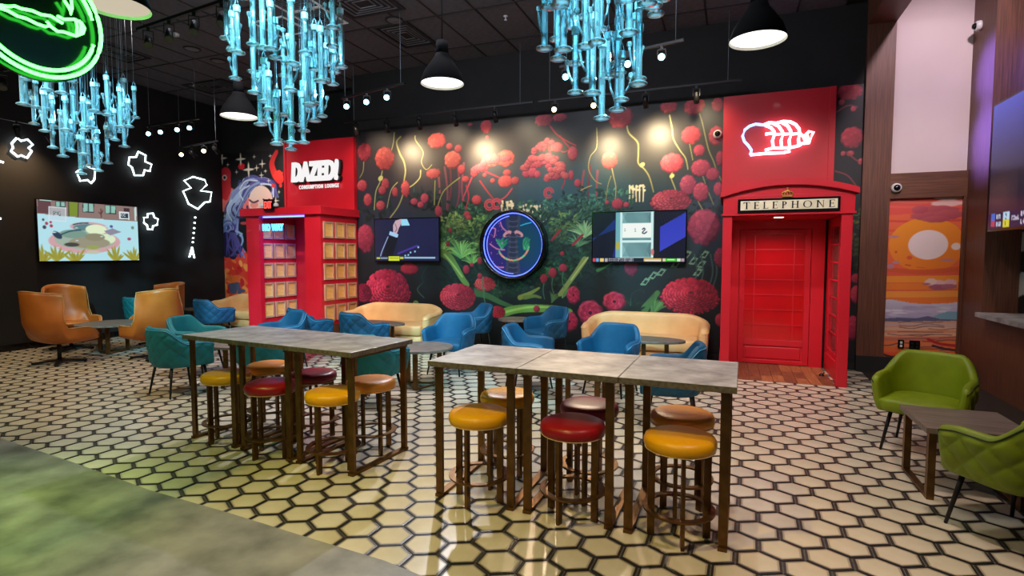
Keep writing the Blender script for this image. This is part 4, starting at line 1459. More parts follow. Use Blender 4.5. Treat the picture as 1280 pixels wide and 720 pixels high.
chairs = [
    ('blue', (-3.60, 6.80), (0.02, -1.0), 'blue barrel armchair facing forward behind the large round grey table'),
    ('blue', (-4.02, 8.42), (-0.70, -0.70), 'blue barrel armchair by the mural, left of the small round table under the porthole'),
    ('blue', (-2.68, 8.32), (-0.60, -0.82), 'blue barrel armchair by the mural, right of the small round table under the porthole'),
    ('blue', (-2.20, 6.15), (0.97, 0.10), 'blue barrel armchair seen side on behind the left front high table'),
    ('blue', (-1.30, 6.50), (-0.22, -0.98), 'blue barrel armchair with its back to the right cream sofa'),
    ('blue', (-0.50, 5.45), (-0.98, -0.05), 'blue barrel armchair facing left behind the right front high table'),
    ('teal', (-3.64, 5.05), (0.05, 1.0), 'teal quilted barrel armchair seen from behind, at the right end of the rear high tables'),
    ('teal', (-5.12, 5.00), (-0.45, 0.89), 'teal quilted barrel armchair half hidden under the rear high tables, behind the dark red stools'),
    ('blue', (-5.06, 6.80), (0.25, 0.97), 'blue quilted barrel armchair with its back turned, before the left cream sofa'),
    ('blue', (-6.05, 6.22), (-0.35, -0.94), 'blue barrel armchair just in front of the pane-walled red booth, facing the round table'),
    ('blue', (-6.20, 6.95), (0.35, 0.94), 'blue quilted barrel armchair beside the right wall of the pane-walled red booth'),
    ('teal', (-6.08, 4.62), (0.20, 0.98), 'teal quilted barrel armchair with its back turned, left of the rear high tables'),
    ('teal', (-6.74, 5.38), (0.95, 0.30), 'teal barrel armchair opening to the right, behind the teal quilted one at left'),
    ('teal', (-10.93, 7.55), (0.2, 0.98), 'teal barrel armchair near the black wall, behind the leather egg chairs'),
    ('blue', (-9.20, 7.72), (0.15, 0.99), 'blue quilted barrel armchair before the cream sofa at the star print')]
src = {}
for cname, loc, d, lb in chairs:
    if cname in src:
        o = copy_tree(src[cname])
    else:
        o = src[cname] = make_chair(M[cname + '_fabric'], M['piping_blue'])
    put(o, (loc[0], loc[1], 0), face_to(*d), lb)
    o['group'] = 'blue and teal barrel armchairs'
gsrc = make_chair(M['green_fabric'], M['piping_dark'])
put(gsrc, (1.545, 5.50, 0), face_to(-0.46, -0.89), 'lime green barrel armchair facing forward beside the low brown table')
gsrc['group'] = 'lime green armchairs'
g2 = copy_tree(gsrc)
put(g2, (1.60, 3.98, 0), face_to(-0.52, 0.86), 'lime green quilted barrel armchair with its back turned, cut by the right picture edge')

# ---- cream tub sofas
def sofa_h(s):
    return 0.60 + 0.13 * smooth01((0.80 - s) / 0.42) - 0.03 * smooth01((s - .86) / .14)


sofa_shell, sofa_rim = shell_mesh('sofa_shell', [M['cream_leather']], 0.86, 0.36, 0.34, 0.06, sofa_h, th=0.13, nu=90, flare=0.02, inner_zb=0.16, bexp=4.5, nvo=8)
sofa_seat = seat_mesh('sofa_cushion', M['cream_leather'], 0.785, 0.285, 0.36, 0.235, 0.405, 0.015, 4.5)
sofa_base = seat_mesh('sofa_base', M['cream_leather'], 0.785, 0.285, 0.33, 0.06, 0.225, 0.0, 4.5)
sofa_pipe = MB().tube(sofa_rim, 0.006, 5).mesh('sofa_piping', M['piping_cream'])
sofa_foot = MB().cyl((0, 0, 0), (0, 0, 0.07), 0.022, 0.028, 10).mesh('sofa_foot', M['black_metal'])


def make_sofa():
    t = thing('tub_sofa', 'x', 'sofa')
    inst('shell', sofa_shell, t)
    inst('cushion', sofa_seat, t)
    inst('base', sofa_base, t)
    inst('piping', sofa_pipe, t)
    for x in (-0.74, 0.74):
        for y in (-0.26, 0.22):
            inst('foot', sofa_foot, t, (x, y, 0))
    return t


s0 = make_sofa()
put(s0, (-1.19, 8.60, 0), 0, 'cream leather tub sofa under the right wall screen, nearest the telephone booth')
s1 = put(copy_tree(s0), (-5.76, 8.60, 0), 0, 'cream leather tub sofa under the left wall screen beside the pane-walled booth')
s2 = put(copy_tree(s0), (-10.05, 9.36, 0), 0, 'cream leather tub sofa under the star print, left of the pane-walled booth')
for s in (s0, s1, s2):
    s['group'] = 'cream tub sofas along the back wall'

# ---- round and oval lounge tables
def make_round_table(name, rx, ry, h, top_mat, nleg=3, legr=0.6, ring=True):
    t = thing(name, 'x', 'table')
    MB().lathe([(0, h - 0.03), (1 - .006, h - 0.03), (1, h - 0.026), (1, h - 0.004), (1 - .006, h), (0, h)], 40, sx=rx, sy=ry, smooth=False).build('table_top', top_mat, t)
    for k in range(nleg):
        q = -PI / 2 + 0.25 + 2 * PI * k / nleg
        x, y = math.cos(q) * rx * legr, math.sin(q) * ry * legr
        MB().box(x - 0.028, y - 0.016, 0, x + 0.028, y + 0.016, h - 0.03).build('leg', M['bronze'], t)
    if ring:
        b = MB()
        for k in range(nleg):
            q0 = -PI / 2 + 0.25 + 2 * PI * k / nleg
            q1 = -PI / 2 + 0.25 + 2 * PI * (k + 1) / nleg
            b.bar((math.cos(q0) * rx * legr, math.sin(q0) * ry * legr, 0.011), (math.cos(q1) * rx * legr, math.sin(q1) * ry * legr, 0.011), 0.03, 0.02)
        b.build('base_bar', M['bronze'], t)
    return t


t = make_round_table('round_table', 0.40, 0.40, 0.50, M['taupe_top'])
put(t, (-3.575, 5.96, 0), 0.0, 'large round grey table with bronze legs between the two rows of high tables')
t['group'] = 'round lounge tables'
o = put(copy_tree(t), (-5.88, 5.36, 0), 0.6, 'round grey table among the teal chairs, behind the rear high tables')
o = put(copy_tree(t), (-1.36, 5.72, 0), 0.3, 'round grey table mostly hidden behind the middle of the front high tables')
t = make_round_table('side_table', 0.30, 0.30, 0.56, M['taupe_top'], 3, 0.75, False)
put(t, (-3.36, 8.70, 0), 0.2, 'small round grey side table under the porthole between two blue chairs')
t = make_round_table('oval_table', 0.62, 0.28, 0.50, M['brown_top'], 4, 0.62, False)
put(t, (-1.14, 7.62, 0), 0.0, 'oval brown coffee table in front of the right cream sofa')
t['group'] = 'oval coffee tables'
t2 = put(copy_tree(t), (-5.62, 7.80, 0), 0.0, 'oval brown coffee table in front of the left cream sofa')
t3 = put(copy_tree(t), (-10.25, 8.45, 0), 0.0, 'oval brown coffee table at the sofa under the star print')
t = make_round_table('egg_chair_table', 0.50, 0.50, 0.50, M['brown_top'], 3, 0.45)
put(t, (-9.66, 6.12, 0), 0.5, 'round brown coffee table in the ring of leather egg chairs')

# low rectangular table at the right
t = thing('low_table', 'low rectangular brown table between the two lime green armchairs', 'table')
c1 = on_z(1127, 509, .5); c2 = on_z(1168, 541, .5)
lx = 1.24
MB().box(lx, 4.36, 0.462, lx + 0.60, 4.98, 0.50).build('table_top', M['brown_top'], t, bevel=0.003)
for y in (4.44, 4.93):
    pass
for x in (lx + 0.05, lx + 0.55):
    MB().box(x - 0.022, 4.40, 0, x + 0.022, 4.97, 0.02).build('base_bar', M['bronze'], t)
    for y in (4.42, 4.95):
        MB().box(x - 0.022, y - 0.022, 0.02, x + 0.022, y + 0.022, 0.462).build('leg', M['bronze'], t)

# ---- leather egg chairs
def egg_rim(a):
    """rim height for the angle from the back, 0..1 = back centre .. arm tip"""
    if a < 0.33:
        return 1.12 - 0.05 * (a / 0.33) ** 2
    if a < 0.46:
        return 1.07 - 0.51 * smooth01((a - 0.33) / 0.13)
    return 0.56 - 0.02 * (a - .46) - 0.15 * smooth01((a - 0.70) / 0.30)


def egg_surface(off):
    AM = PI * 0.82

    def fn(u, v):
        t = u * 2 - 1
        a = abs(t)
        # wider sweep low down (arms), narrower at the head (wings)
        zr = egg_rim(a)
        z0 = 0.29 + off
        q = v
        z = z0 + (zr - z0) * (q ** 1.5)
        rr = math.sin(min(1.0, q / 0.62) * PI / 2) ** 0.85
        head = smooth01((z - 0.62) / 0.4)
        phi = t * AM * (1 - 0.10 * head)
        rx = (0.425 - off) * rr * (1 - 0.10 * head)
        ry = (0.400 - off) * rr * (1.0 + 0.32 * smooth01((a - 0.5) / 0.3))
        lean = 0.06 * smooth01((z - 0.5) / 0.6)
        wing = 0.17 * math.exp(-((a - 0.345) / 0.075) ** 2) * head
        x = math.sin(phi) * (rx + wing * 0.4)
        y = math.cos(phi) * ry + lean * math.cos(phi) - wing
        return x, y, z
    return fn


ego = egg_surface(0.0)
egi = egg_surface(0.045)
em = MB()
em.grid(ego, 48, 22)
egg_out = None
eb = MB()
nu, nv = 48, 22
vo = [ego(i / nu, j / nv) for j in range(nv + 1) for i in range(nu + 1)]
vi = [egi(i / nu, j / nv) for j in range(nv + 1) for i in range(nu + 1)]
w_ = nu + 1
fs = []
for j in range(nv):
    for i in range(nu):
        fs.append((j * w_ + i, j * w_ + i + 1, (j + 1) * w_ + i + 1, (j + 1) * w_ + i))
K = len(vo)
fi = [(d + K, c + K, b + K, a + K) for a, b, c, d in fs]
br = [(nv * w_ + i, nv * w_ + i + 1, nv * w_ + i + 1 + K, nv * w_ + i + K) for i in range(nu)]
sd = [(j * w_, (j + 1) * w_, (j + 1) * w_ + K, j * w_ + K) for j in range(nv)] + [(j * w_ + nu, j * w_ + nu + K, (j + 1) * w_ + nu + K, (j + 1) * w_ + nu) for j in range(nv)]
eb.add(vo + vi, fs + fi + br + sd, 0, True)
egg_shell = eb.mesh('egg_shell', M['egg_leather'])
rim_line = [Vector(ego(0, j / nv)).lerp(Vector(egi(0, j / nv)), 0.2) for j in range(4, nv)] + [Vector(ego(i / nu, 1)) for i in range(nu + 1)] + [Vector(ego(1, j / nv)) for j in range(nv - 1, 3, -1)]
egg_pipe = MB().tube(rim_line, 0.007, 5).mesh('egg_piping', M['piping_cream'])
sb = MB()
sb.lathe([(0, 0.375), (0.14, 0.385), (0.215, 0.42), (0.27, 0.455), (0.275, 0.475), (0.25, 0.49), (0, 0.498)], 32, sx=1.0, sy=1.05, c=(0, -0.02, 0))
egg_seat = sb.mesh('egg_seat', M['egg_leather'])
pb = MB()
pb.cyl((0, 0, 0.045), (0, 0, 0.37), 0.028, 0.028, 14)
egg_post = pb.mesh('egg_post', M['black_metal'])
egg_foot = MB().bar((0, 0, 0.05), (0.33, 0, 0.022), 0.05, 0.026).cyl((0.31, 0, 0), (0.31, 0, 0.02), 0.016, 0.016, 8).mesh('egg_foot', M['black_metal'])


def make_egg():
    t = thing('egg_chair', 'x', 'armchair')
    inst('shell', egg_shell, t)
    inst('piping', egg_pipe, t)
    inst('seat', egg_seat, t)
    inst('post', egg_post, t)
    for k in range(4):
        inst('foot', egg_foot, t, (0, 0, 0), (0, 0, PI / 4 + k * PI / 2))
    return t


eggs = [((-9.42, 5.20), (-0.14, 1.0), 'cognac leather egg chair with its back turned, nearest in the left group'),
        ((-10.62, 6.05), (1.0, -0.15), 'cognac leather egg chair against the black wall, under the left screen'),
        ((-8.50, 6.02), (-1.0, 0.12), 'cognac leather egg chair facing left, right of the round brown table'),
        ((-9.75, 7.02), (0.0, -1.0), 'cognac leather egg chair farthest back, mostly hidden behind the right one')]
es = make_egg()
for k, (p, d, lb) in enumerate(eggs):
    o = es if k == 0 else copy_tree(es)
    put(o, (p[0], p[1], 0), face_to(*d), lb)
    o['group'] = 'leather egg chairs'

# ================================================================== RED TELEPHONE BOOTH (east)
tb = thing('telephone_booth', 'red telephone booth with a cream TELEPHONE sign and gold crown framing a red door', 'booth', (0.65, 8.4, 0))
OX, OY = 0.65, 8.4


def loc(mb):
    mb.v = [(x - OX, y - OY, z) for x, y, z in mb.v]
    return mb


YF = 7.80
loc(MB().box(-0.095, YF, 0, 0.020, YF + 0.10, 2.165)).build('post', M['red_paint'], tb, bevel=0.006)
loc(MB().box(1.262, YF, 0, 1.385, YF + 0.10, 2.165)).build('post', M['red_paint'], tb, bevel=0.006)
loc(MB().box(-0.095, YF - 0.01, 2.165, 1.40, YF + 0.10, 2.405)).build('header', M['red_paint'], tb, bevel=0.004)
loc(MB().box(-0.115, YF - 0.025, 2.150, 1.415, YF + 0.0, 2.172)).build('moulding', M['red_paint'], tb)


def arch(x, x0, x1, z0, rise):
    t = (x - x0) / (x1 - x0)
    return z0 + rise * (1 - (2 * t - 1) ** 2)


xs = np.linspace(-0.13, 1.435, 20)
inner = [(x, arch(x, -0.13, 1.435, 2.385, 0.135)) for x in xs]
outer = [(x, arch(x, -0.13, 1.435, 2.455, 0.145)) for x in xs]
pb = MB()
pb.prism(inner + [(1.435, 2.30), (-0.13, 2.30)][:0] + [(1.40, 2.40), (-0.095, 2.40)], YF - 0.008, 8.98, 'y')
loc(pb).build('tympanum', M['red_paint'], tb)
pb = MB()
for (a, b), (c, d), (e, f), (g, h) in zip(inner, inner[1:], outer, outer[1:]):
    pb.add([(a, YF - 0.06, b), (c, YF - 0.06, d), (g, YF - 0.06, h), (e, YF - 0.06, f), (a, 8.98, b), (c, 8.98, d), (g, 8.98, h), (e, 8.98, f)], [(0, 1, 2, 3), (7, 6, 5, 4), (3, 2, 6, 7), (0, 4, 5, 1)], 0)
for k in (0, -1):
    (a, b), (e, f) = inner[k], outer[k]
    pb.add([(a, YF - 0.06, b), (e, YF - 0.06, f), (e, 8.98, f), (a, 8.98, b)], [(0, 1, 2, 3)], 0)
loc(pb).build('cornice', M['red_paint'], tb)
loc(MB().box(0.0, YF + 0.08, 2.145, 1.28, 9.02, 2.168)).build('booth_ceiling', M['red_paint'], tb)
dl_ = loc(MB().cyl((0.60, 8.25, 2.139), (0.60, 8.25, 2.146), 0.06, 0.06, 18)).build('downlight', M['downlight'], tb)
spot('booth_downlight', (0.60, 8.25, 2.12), (0.62, 8.5, 0), 55, (1.0, 0.8, 0.66), 150, 0.7, 0.05)
# sign: black box frame, cream glass, serif letters
loc(MB().box(0.083, YF - 0.045, 2.183, 1.240, YF - 0.01, 2.358)).build('sign_frame', M['black_gloss'], tb, bevel=0.006)
sg = loc(MB().box(0.115, YF - 0.050, 2.212, 1.208, YF - 0.044, 2.330)).build('sign_glass', M['sign_cream'], tb)


def serif(ch, x, z, h, w):
    mb = MB()
    y0, y1 = YF - 0.0535, YF - 0.0495
    st, th, sf = 0.17 * h, 0.055 * h, 0.09 * h

    def bx(a, b, c, d):
        mb.box(x + a, y0, z + b, x + c, y1, z + d)

    def stem(a):
        bx(a, 0, a + st, h)
        bx(a - sf, 0, a + st + sf, th * .8)
        bx(a - sf, h - th * .8, a + st + sf, h)

    if ch == 'T':
        bx(w / 2 - st / 2, 0, w / 2 + st / 2, h); bx(0, h - th, w, h); bx(0, h - 3.4 * th, th, h); bx(w - th, h - 3.4 * th, w, h); bx(w / 2 - st / 2 - sf, 0, w / 2 + st / 2 + sf, th * .8)
    elif ch == 'E':
        stem(sf); bx(sf, h - th, w, h); bx(sf, h / 2 - th / 2 + .03 * h, w * .8, h / 2 + th / 2 + .03 * h); bx(sf, 0, w, th); bx(w - th, h - 3.2 * th, w, h); bx(w - th, 0, w, 3.2 * th); bx(w * .8 - th, h / 2 - 2 * th, w * .8, h / 2 + 2.6 * th)
    elif ch == 'L':
        stem(sf); bx(sf, 0, w, th); bx(w - th, 0, w, 3.4 * th)
    elif ch == 'H':
        stem(sf); stem(w - st - sf); bx(sf, h / 2, w - sf, h / 2 + th)
    elif ch == 'N':
        stem(sf * 1.0)
        bx(w - sf - st * .45, 0, w - sf - st * .1, h); bx(w - 2.6 * sf - st * .3, h - th * .8, w, h)
        mb.prism([(x + sf, z + h), (x + sf + st, z + h), (x + w - sf, z), (x + w - sf - st * .5, z)], y0, y1, 'y')
    elif ch in 'PO':
        if ch == 'P':
            stem(sf)
            cx, cz, ro, rz = x + sf + st, z + h * .74, w * .52, h * .26
            q = np.linspace(-PI / 2, PI / 2, 12)
        else:
            cx, cz, ro, rz = x + w / 2, z + h / 2, w / 2, h / 2
            q = np.linspace(0, 2 * PI, 28)
        for a, b in zip(q, q[1:]):
            def pt(t, k):
                tk = th + (st - th) * abs(math.cos(t))
                return (cx + math.cos(t) * (ro - k * tk), cz + math.sin(t) * (rz - k * th))
            mb.prism([pt(a, 0), pt(b, 0), pt(b, 1), pt(a, 1)], y0, y1, 'y')
    return mb


lx_, lw_ = 0.150, {'T': .075, 'E': .062, 'L': .060, 'P': .062, 'H': .086, 'O': .098, 'N': .090}
word = 'TELEPHONE'
gap = (1.175 - 0.150 - sum(lw_[c] for c in word)) / (len(word) - 1)
xx = lx_
for c in word:
    loc(serif(c, xx, 2.227, 0.088, lw_[c])).build('letter', M['black_gloss'], sg)
    xx += lw_[c] + gap
for o in KIDS[sg.name]:
    pass
cr = MB()
cx_ = 0.655
cr.box(cx_ - 0.055, YF - 0.035, 2.372, cx_ + 0.055, YF - 0.012, 2.392)
cr.build
for a in (-1, -0.5, 0, 0.5, 1):
    pts = []
    for t in np.linspace(0, 1, 8):
        pts.append((cx_ + a * (0.052 + 0.022 * math.sin(PI * t)) * (1 - t ** 2.2), YF - 0.024, 2.392 + 0.062 * t))
    cr.tube(pts, 0.006, 6)
for a in (-0.055, -0.028, 0, 0.028, 0.055):
    cr.lathe([(0, 0.0), (0.008, 0.006), (0, 0.014)], 8, c=(cx_ + a, YF - 0.03, 2.392))
cr.lathe([(0, 0), (0.012, 0.010), (0, 0.022)], 10, c=(cx_, YF - 0.024, 2.450))
cr.box(cx_ - 0.004, YF - 0.027, 2.470, cx_ + 0.004, YF - 0.02, 2.492).box(cx_ - 0.011, YF - 0.027, 2.478, cx_ + 0.011, YF - 0.02, 2.485)
o = loc(cr).build('crown', M['gold'], tb)
o['label'] = 'gold crown emblem'
# back frame and door
loc(MB().box(0.0, 9.02, 0, 0.135, 9.09, 2.15)).build('door_jamb', M['red_paint'], tb)
loc(MB().box(1.10, 9.02, 0, 1.27, 9.09, 2.15)).build('door_jamb', M['red_paint'], tb)
loc(MB().box(0.135, 9.02, 2.02, 1.10, 9.09, 2.15)).build('door_head', M['red_paint'], tb)
dr = loc(MB().box(0.14, 9.055, 0.012, 1.095, 9.085, 2.015)).build('door', M['red_paint'], tb)
dm = MB()
for a in ((0.14, 0.012, 0.215, 2.015), (1.020, 0.012, 1.095, 2.015), (0.215, 1.945, 1.020, 2.015), (0.215, 0.285, 1.020, 0.375), (0.215, 0.012, 1.020, 0.065)):
    loc(MB().box(a[0], 9.035, a[1], a[2], 9.056, a[3])).build('door_rail', M['red_paint'], dr, bevel=0.003)
loc(MB().box(0.245, 9.043, 0.090, 0.990, 9.056, 0.262)).build('lower_panel', M['red_paint'], dr, bevel=0.006)
vx = [0.215, 0.350, 0.880, 1.020]
nz_ = 7
zz = [0.375 + (1.945 - 0.375) * k / nz_ for k in range(nz_ + 1)]
for i in range(3):
    for k in range(nz_):
        loc(MB().box(vx[i] + .005, 9.050, zz[k] + .005, vx[i + 1] - .005, 9.0555, zz[k + 1] - .005)).build('pane', M['red_gloss'], dr)
mm = MB()
for x in vx[1:3]:
    loc(MB().box(x - 0.007, 9.040, 0.375, x + 0.007, 9.057, 1.945)).build('glazing_bar', M['red_paint'], dr)
for z in zz[1:-1]:
    loc(MB().box(0.215, 9.041, z - 0.007, 1.020, 9.057, z + 0.007)).build('glazing_bar', M['red_paint'], dr)
loc(MB().cyl((0.185, 9.037, 0.98), (0.185, 9.005, 0.98), 0.018, 0.022, 12)).build('knob', M['red_paint'], dr)
# glazed side walls
for sx, x0, x1 in ((-1, -0.095, -0.035), (1, 1.300, 1.365)):
    sw_ = loc(MB().box(x0, YF + 0.10, 0, x1, 9.02, 0.34)).build('side_wall', M['red_paint'], tb)
    for bx_ in ((YF + 0.10, 0.34, 7.99, 2.15), (8.86, 0.34, 9.02, 2.15), (7.99, 2.02, 8.86, 2.15)):
        loc(MB().box(x0, bx_[0], bx_[1], x1, bx_[2], bx_[3])).build('side_frame', M['red_paint'], sw_)
    loc(MB().box(x0 - 0.012, 8.0, 0.09, x1 + 0.012, 8.86, 0.27)).build('lower_panel', M['red_paint'], sw_, bevel=0.008)
    ym = [7.99, 8.13, 8.72, 8.86]
    zm = [0.34 + (2.02 - 0.34) * k / 7 for k in range(8)]
    xm = (x0 + x1) / 2
    for i in range(3):
        for k in range(7):
            loc(MB().box(xm - .003, ym[i] + .004, zm[k] + .004, xm + .003, ym[i + 1] - .004, zm[k + 1] - .004)).build('pane', M['window_glass'], sw_)
    for y in ym[1:3]:
        loc(MB().box(xm - .014, y - 0.009, 0.34, xm + .014, y + 0.009, 2.02)).build('glazing_bar', M['red_paint'], sw_)
    for z in zm[1:-1]:
        loc(MB().box(xm - .013, 7.99, z - 0.009, xm + .013, 8.86, z + 0.009)).build('glazing_bar', M['red_paint'], sw_)
p = on_z(1027, 470, 0.0)
ds = MB().lathe([(0, 0), (0.032, 0), (0.034, 0.012), (0.018, 0.03), (0, 0.034)], 14).cyl((0, 0, .02), (0.03, 0.01, .045), 0.012, 0.008, 8)
o = ds.build('door_stop', M['black_gloss'])
o.location = (p.x, p.y, 0.004)
tag(o, 'small black door stop on the timber floor of the telephone booth', 'door stop')

# red board over the booth with the neon loaf
rp = MB().box(-0.135, 9.0, 2.45, 1.262, 9.09, 4.0).build('sign_board', M['red_paint'])
tag(rp, 'tall red board above the telephone booth carrying a neon sign', 'sign board')
MB().box(1.262, 8.985, 2.45, 1.338, 9.09, 4.0).build('edge_trim', M['red_paint'], rp)


def neon(name, lines, to3, r, mats, label, cat, group=None, n=6):
    t = thing(name, label, cat, (0, 0, 0), 0, group)
    for ln in lines:
        pts, mi = ln[0], ln[1]
        closed = len(ln) > 2 and ln[2]
        MB().tube([to3(*p) for p in pts], r, n, 0, closed).build('neon_tube', M[mi], t)
    return t


def nb(px, py):
    q = on_y(890 + px / 4.5, 90 + py / 4.5, 8.955)
    return (q.x, q.y, q.z)


loaf = [([(215, 465), (222, 440), (205, 415), (182, 390), (172, 360), (185, 325), (210, 305), (245, 293), (290, 298)], 'neon_blue'),
        ([(215, 466), (260, 462), (300, 458), (350, 456), (400, 454), (440, 445)], 'neon_loaf'),
        ([(290, 298), (320, 285), (360, 288), (400, 278), (440, 280), (470, 295), (490, 320), (492, 345)], 'neon_loaf'),
        ([(300, 300), (330, 312), (350, 335), (352, 350)], 'neon_loaf'), ([(345, 290), (375, 305), (396, 335), (398, 350)], 'neon_loaf'), ([(395, 285), (425, 302), (442, 330), (444, 350)], 'neon_loaf'),
        ([(300, 350), (330, 345), (352, 352), (340, 385), (345, 430)], 'neon_loaf'), ([(352, 352), (400, 348), (388, 385), (392, 425)], 'neon_pink'), ([(400, 350), (446, 348), (434, 385), (438, 425)], 'neon_loaf'), ([(446, 350), (492, 346), (486, 380), (490, 412)], 'neon_pink'),
        ([(298, 440), (340, 428), (392, 428), (438, 426), (490, 414), (510, 400)], 'neon_loaf'), ([(492, 346), (515, 362), (524, 385), (512, 402)], 'neon_loaf'),
        ([(515, 365), (545, 335), (570, 338), (545, 400), (515, 402)], 'neon_pink'), ([(530, 345), (540, 372), (530, 402)], 'neon_pink')]
neon('neon_sign', loaf, nb, 0.021, None, 'neon sliced loaf on the red board above the telephone booth', 'neon sign')

# ================================================================== PANE-WALLED RED BOOTH (west)
BX, BY = -7.76, 8.55
vb = thing('pane_booth', 'red booth with plywood pane walls and a blue lit entrance', 'booth', (BX, BY, 0))


def lb_(mb):
    mb.v = [(x - BX, y - BY, z) for x, y, z in mb.v]
    return mb


VF = 8.04
lb_(MB().box(-8.65, VF, 0, -8.33, VF + 0.10, 2.37)).build('post', M['red_paint'], vb)
lb_(MB().box(-7.24, VF, 0, -6.88, VF + 0.10, 2.37)).build('post', M['red_paint'], vb)
lb_(MB().box(-8.74, VF - 0.07, 2.37, -6.81, 9.09, 2.515)).build('header', M['red_paint'], vb, bevel=0.006)
lb_(MB().box(-6.96, VF + 0.10, 0.34, -6.88, 9.09, 2.37)).build('side_wall', M['red_paint'], vb)
lb_(MB().box(-6.98, VF + 0.10, 0, -6.872, 9.09, 0.34)).build('skirting', M['wood_dark'], vb)
lb_(MB().box(-8.65, VF + 0.10, 0, -8.57, 9.09, 2.37)).build('side_wall', M['red_paint'], vb)
lb_(MB().box(-8.57, VF + 0.10, 0, -8.37, 9.09, 2.37)).build('side_lining', M['red_paint'], vb)
lb_(MB().box(-8.37, 9.02, 0, -6.96, 9.09, 2.37)).build('back_panel', M['red_paint'], vb)
lb_(MB().box(-7.62, 9.005, 0.05, -7.02, 9.02, 2.1)).build('inner_door', M['red_gloss'], vb)


def pane_mesh(nm, wd, ht_):
    """framed plywood pane facing +X, centred"""
    mb = MB()
    f = 0.032
    a, b = wd / 2, ht_ / 2
    mb.box(-0.004, -a + f, -b + f, 0.003, a - f, b - f, 0)
    mb.box(-0.004, -a, -b, 0.024, a, -b + f, 1).box(-0.004, -a, b - f, 0.024, a, b, 1).box(-0.004, -a, -b + f, 0.024, -a + f, b - f, 1).box(-0.004, a - f, -b + f, 0.024, a, b - f, 1)
    return mb.mesh(nm, [M['ply'], M['ply_frame']])


pm = pane_mesh('pane', 0.262, 0.300)
for c in range(3):
    for r_ in range(5):
        inst('pane', pm, vb, (-6.876 - BX, 8.235 + c * 0.325 - BY, 0.565 + r_ * 0.383 - 0), (0, 0, 0))
        inst('pane', pm, vb, (-8.366 - BX, 8.255 + c * 0.305 - BY, 0.565 + r_ * 0.383 - 0), (0, 0, 0))
lb_(MB().box(-8.33, VF + 0.10, 2.345, -7.24, VF + 0.13, 2.368)).build('light_strip', M['led_blue'], vb)
ext = thing('exit_sign', 'small black EXIT sign with red letters on top of the pane-walled booth', 'exit sign', (-7.965, VF - 0.10, 2.50))


def le_(mb):
    mb.v = [(x + 7.965, y - VF + 0.10, z - 2.50) for x, y, z in mb.v]
    return mb


le_(MB().box(-8.075, VF - 0.13, 2.455, -7.855, VF - 0.075, 2.665)).build('casing', M['black_gloss'], ext, bevel=0.005)
tmesh = text_mesh('EXIT', 0.155, 0.006, 0.004)
tmesh.materials.clear(); tmesh.materials.append(M['exit_red'])
el = inst('exit_letters', tmesh, ext, (0, -0.034, 0.0))
el.scale = (0.56, 1, 1.15)
for x in (-8.13, -7.80):
    le_(MB().lathe([(0, -0.03), (0.04, -0.03), (0.045, 0.0), (0.03, 0.03), (0, 0.035)], 14, c=(x, VF - 0.10, 2.56))).build('emergency_lamp', M['white_plastic'], ext)
nw = text_mesh('NO WAY', 0.17, 0.02, 0.006, spacing=1.1)
nw.materials.clear(); nw.materials.append(M['neon_cyan'])
pn = on_y(341, 288, 8.10)
o = inst('neon_words', nw, None, (pn.x, 8.10, pn.z))
o.scale = (0.66, 1, 1)
tag(o, 'small blue neon words hanging in the entrance of the pane-walled booth', 'neon sign')
spot('booth_blue_spot', (-7.8, 8.25, 2.33), (-8.1, 8.45, 0.0), 60, (0.14, 0.12, 1.0), 150, 0.8, 0.1)

# red board with the club's lit lettering
db = MB().box(-8.55, 9.0, 2.515, -6.862, 9.09, 3.93).build('sign_board', M['red_paint'])
tag(db, 'tall red board above the pane-walled booth behind the lit lettering', 'sign board')
MB().box(-8.60, 8.985, 2.515, -8.55, 9.09, 3.93).build('edge_trim', M['red_paint'], db)
sgn = thing('letter_sign', 'two lines of lit white lettering on the red board over the pane-walled booth', 'sign', (-7.745, 8.98, 3.0))
for nm, body, sz, off, sh, dy_, dz_, mt, sx in [('shadow_letters', 'DAZED!', 0.50, 0.040, 0.12, -0.02, 0.12, 'black_gloss', .76), ('letters', 'DAZED!', 0.50, 0.026, 0.12, -0.07, 0.135, 'letter_white', .74), ('small_word', 'CONSUMPTION', 0.105, 0.002, 0, -0.03, -0.03, 'letter_white', .60), ('small_word', 'LOUNGE', 0.105, 0.002, 0, -0.03, -0.03, 'letter_white', .33)]:
    tm_ = text_mesh(body, sz, 0.05 if sz > .2 else 0.015, off, sh, 1.06 if sz > .2 else 1.35)
    tm_.materials.clear(); tm_.materials.append(M[mt])
    xs_ = [v.co.x for v in tm_.vertices]
    wid = (1.16 if nm == 'letters' else 1.22 if nm == 'shadow_letters' else sx)
    o = inst(nm, tm_, sgn, (0.0 + (0.03 if nm == 'shadow_letters' else 0) + (-0.13 if body == 'CONSUMPTION' else 0.39 if body == 'LOUNGE' else 0), dy_, dz_))
    k = wid / (max(xs_) - min(xs_))
    o.scale = (k, 1, 1)
    o.location.x -= k * (max(xs_) + min(xs_)) / 2

# ================================================================== SCREENS
def tv_back(name, label, x0, x1, z0, z1, y, cv):
    t = thing(name, label, 'television', ((x0 + x1) / 2, y, z0), 0)
    ox, oz = (x0 + x1) / 2, z0
    MB().box(x0 - ox, -0.005, 0, x1 - ox, 0.04, z1 - oz).build('casing', M['black_gloss'], t, bevel=0.004)
    MB().box(-0.25, 0.04, 0.2, 0.25, 9.088 - y, 0.55).build('bracket', M['black_metal'], t)
    cv.build('screen', lambda u, v: (u - ox, np.full_like(u, -0.0065), v - oz), M['screen'], t)
    return t


X0, X1, Z0, Z1 = -6.41, -4.975, 1.507, 2.333
B = 0.018
c = Canvas(X0 + B, X1 - B, Z0 + B, Z1 - B, 100, (26, 28, 60))


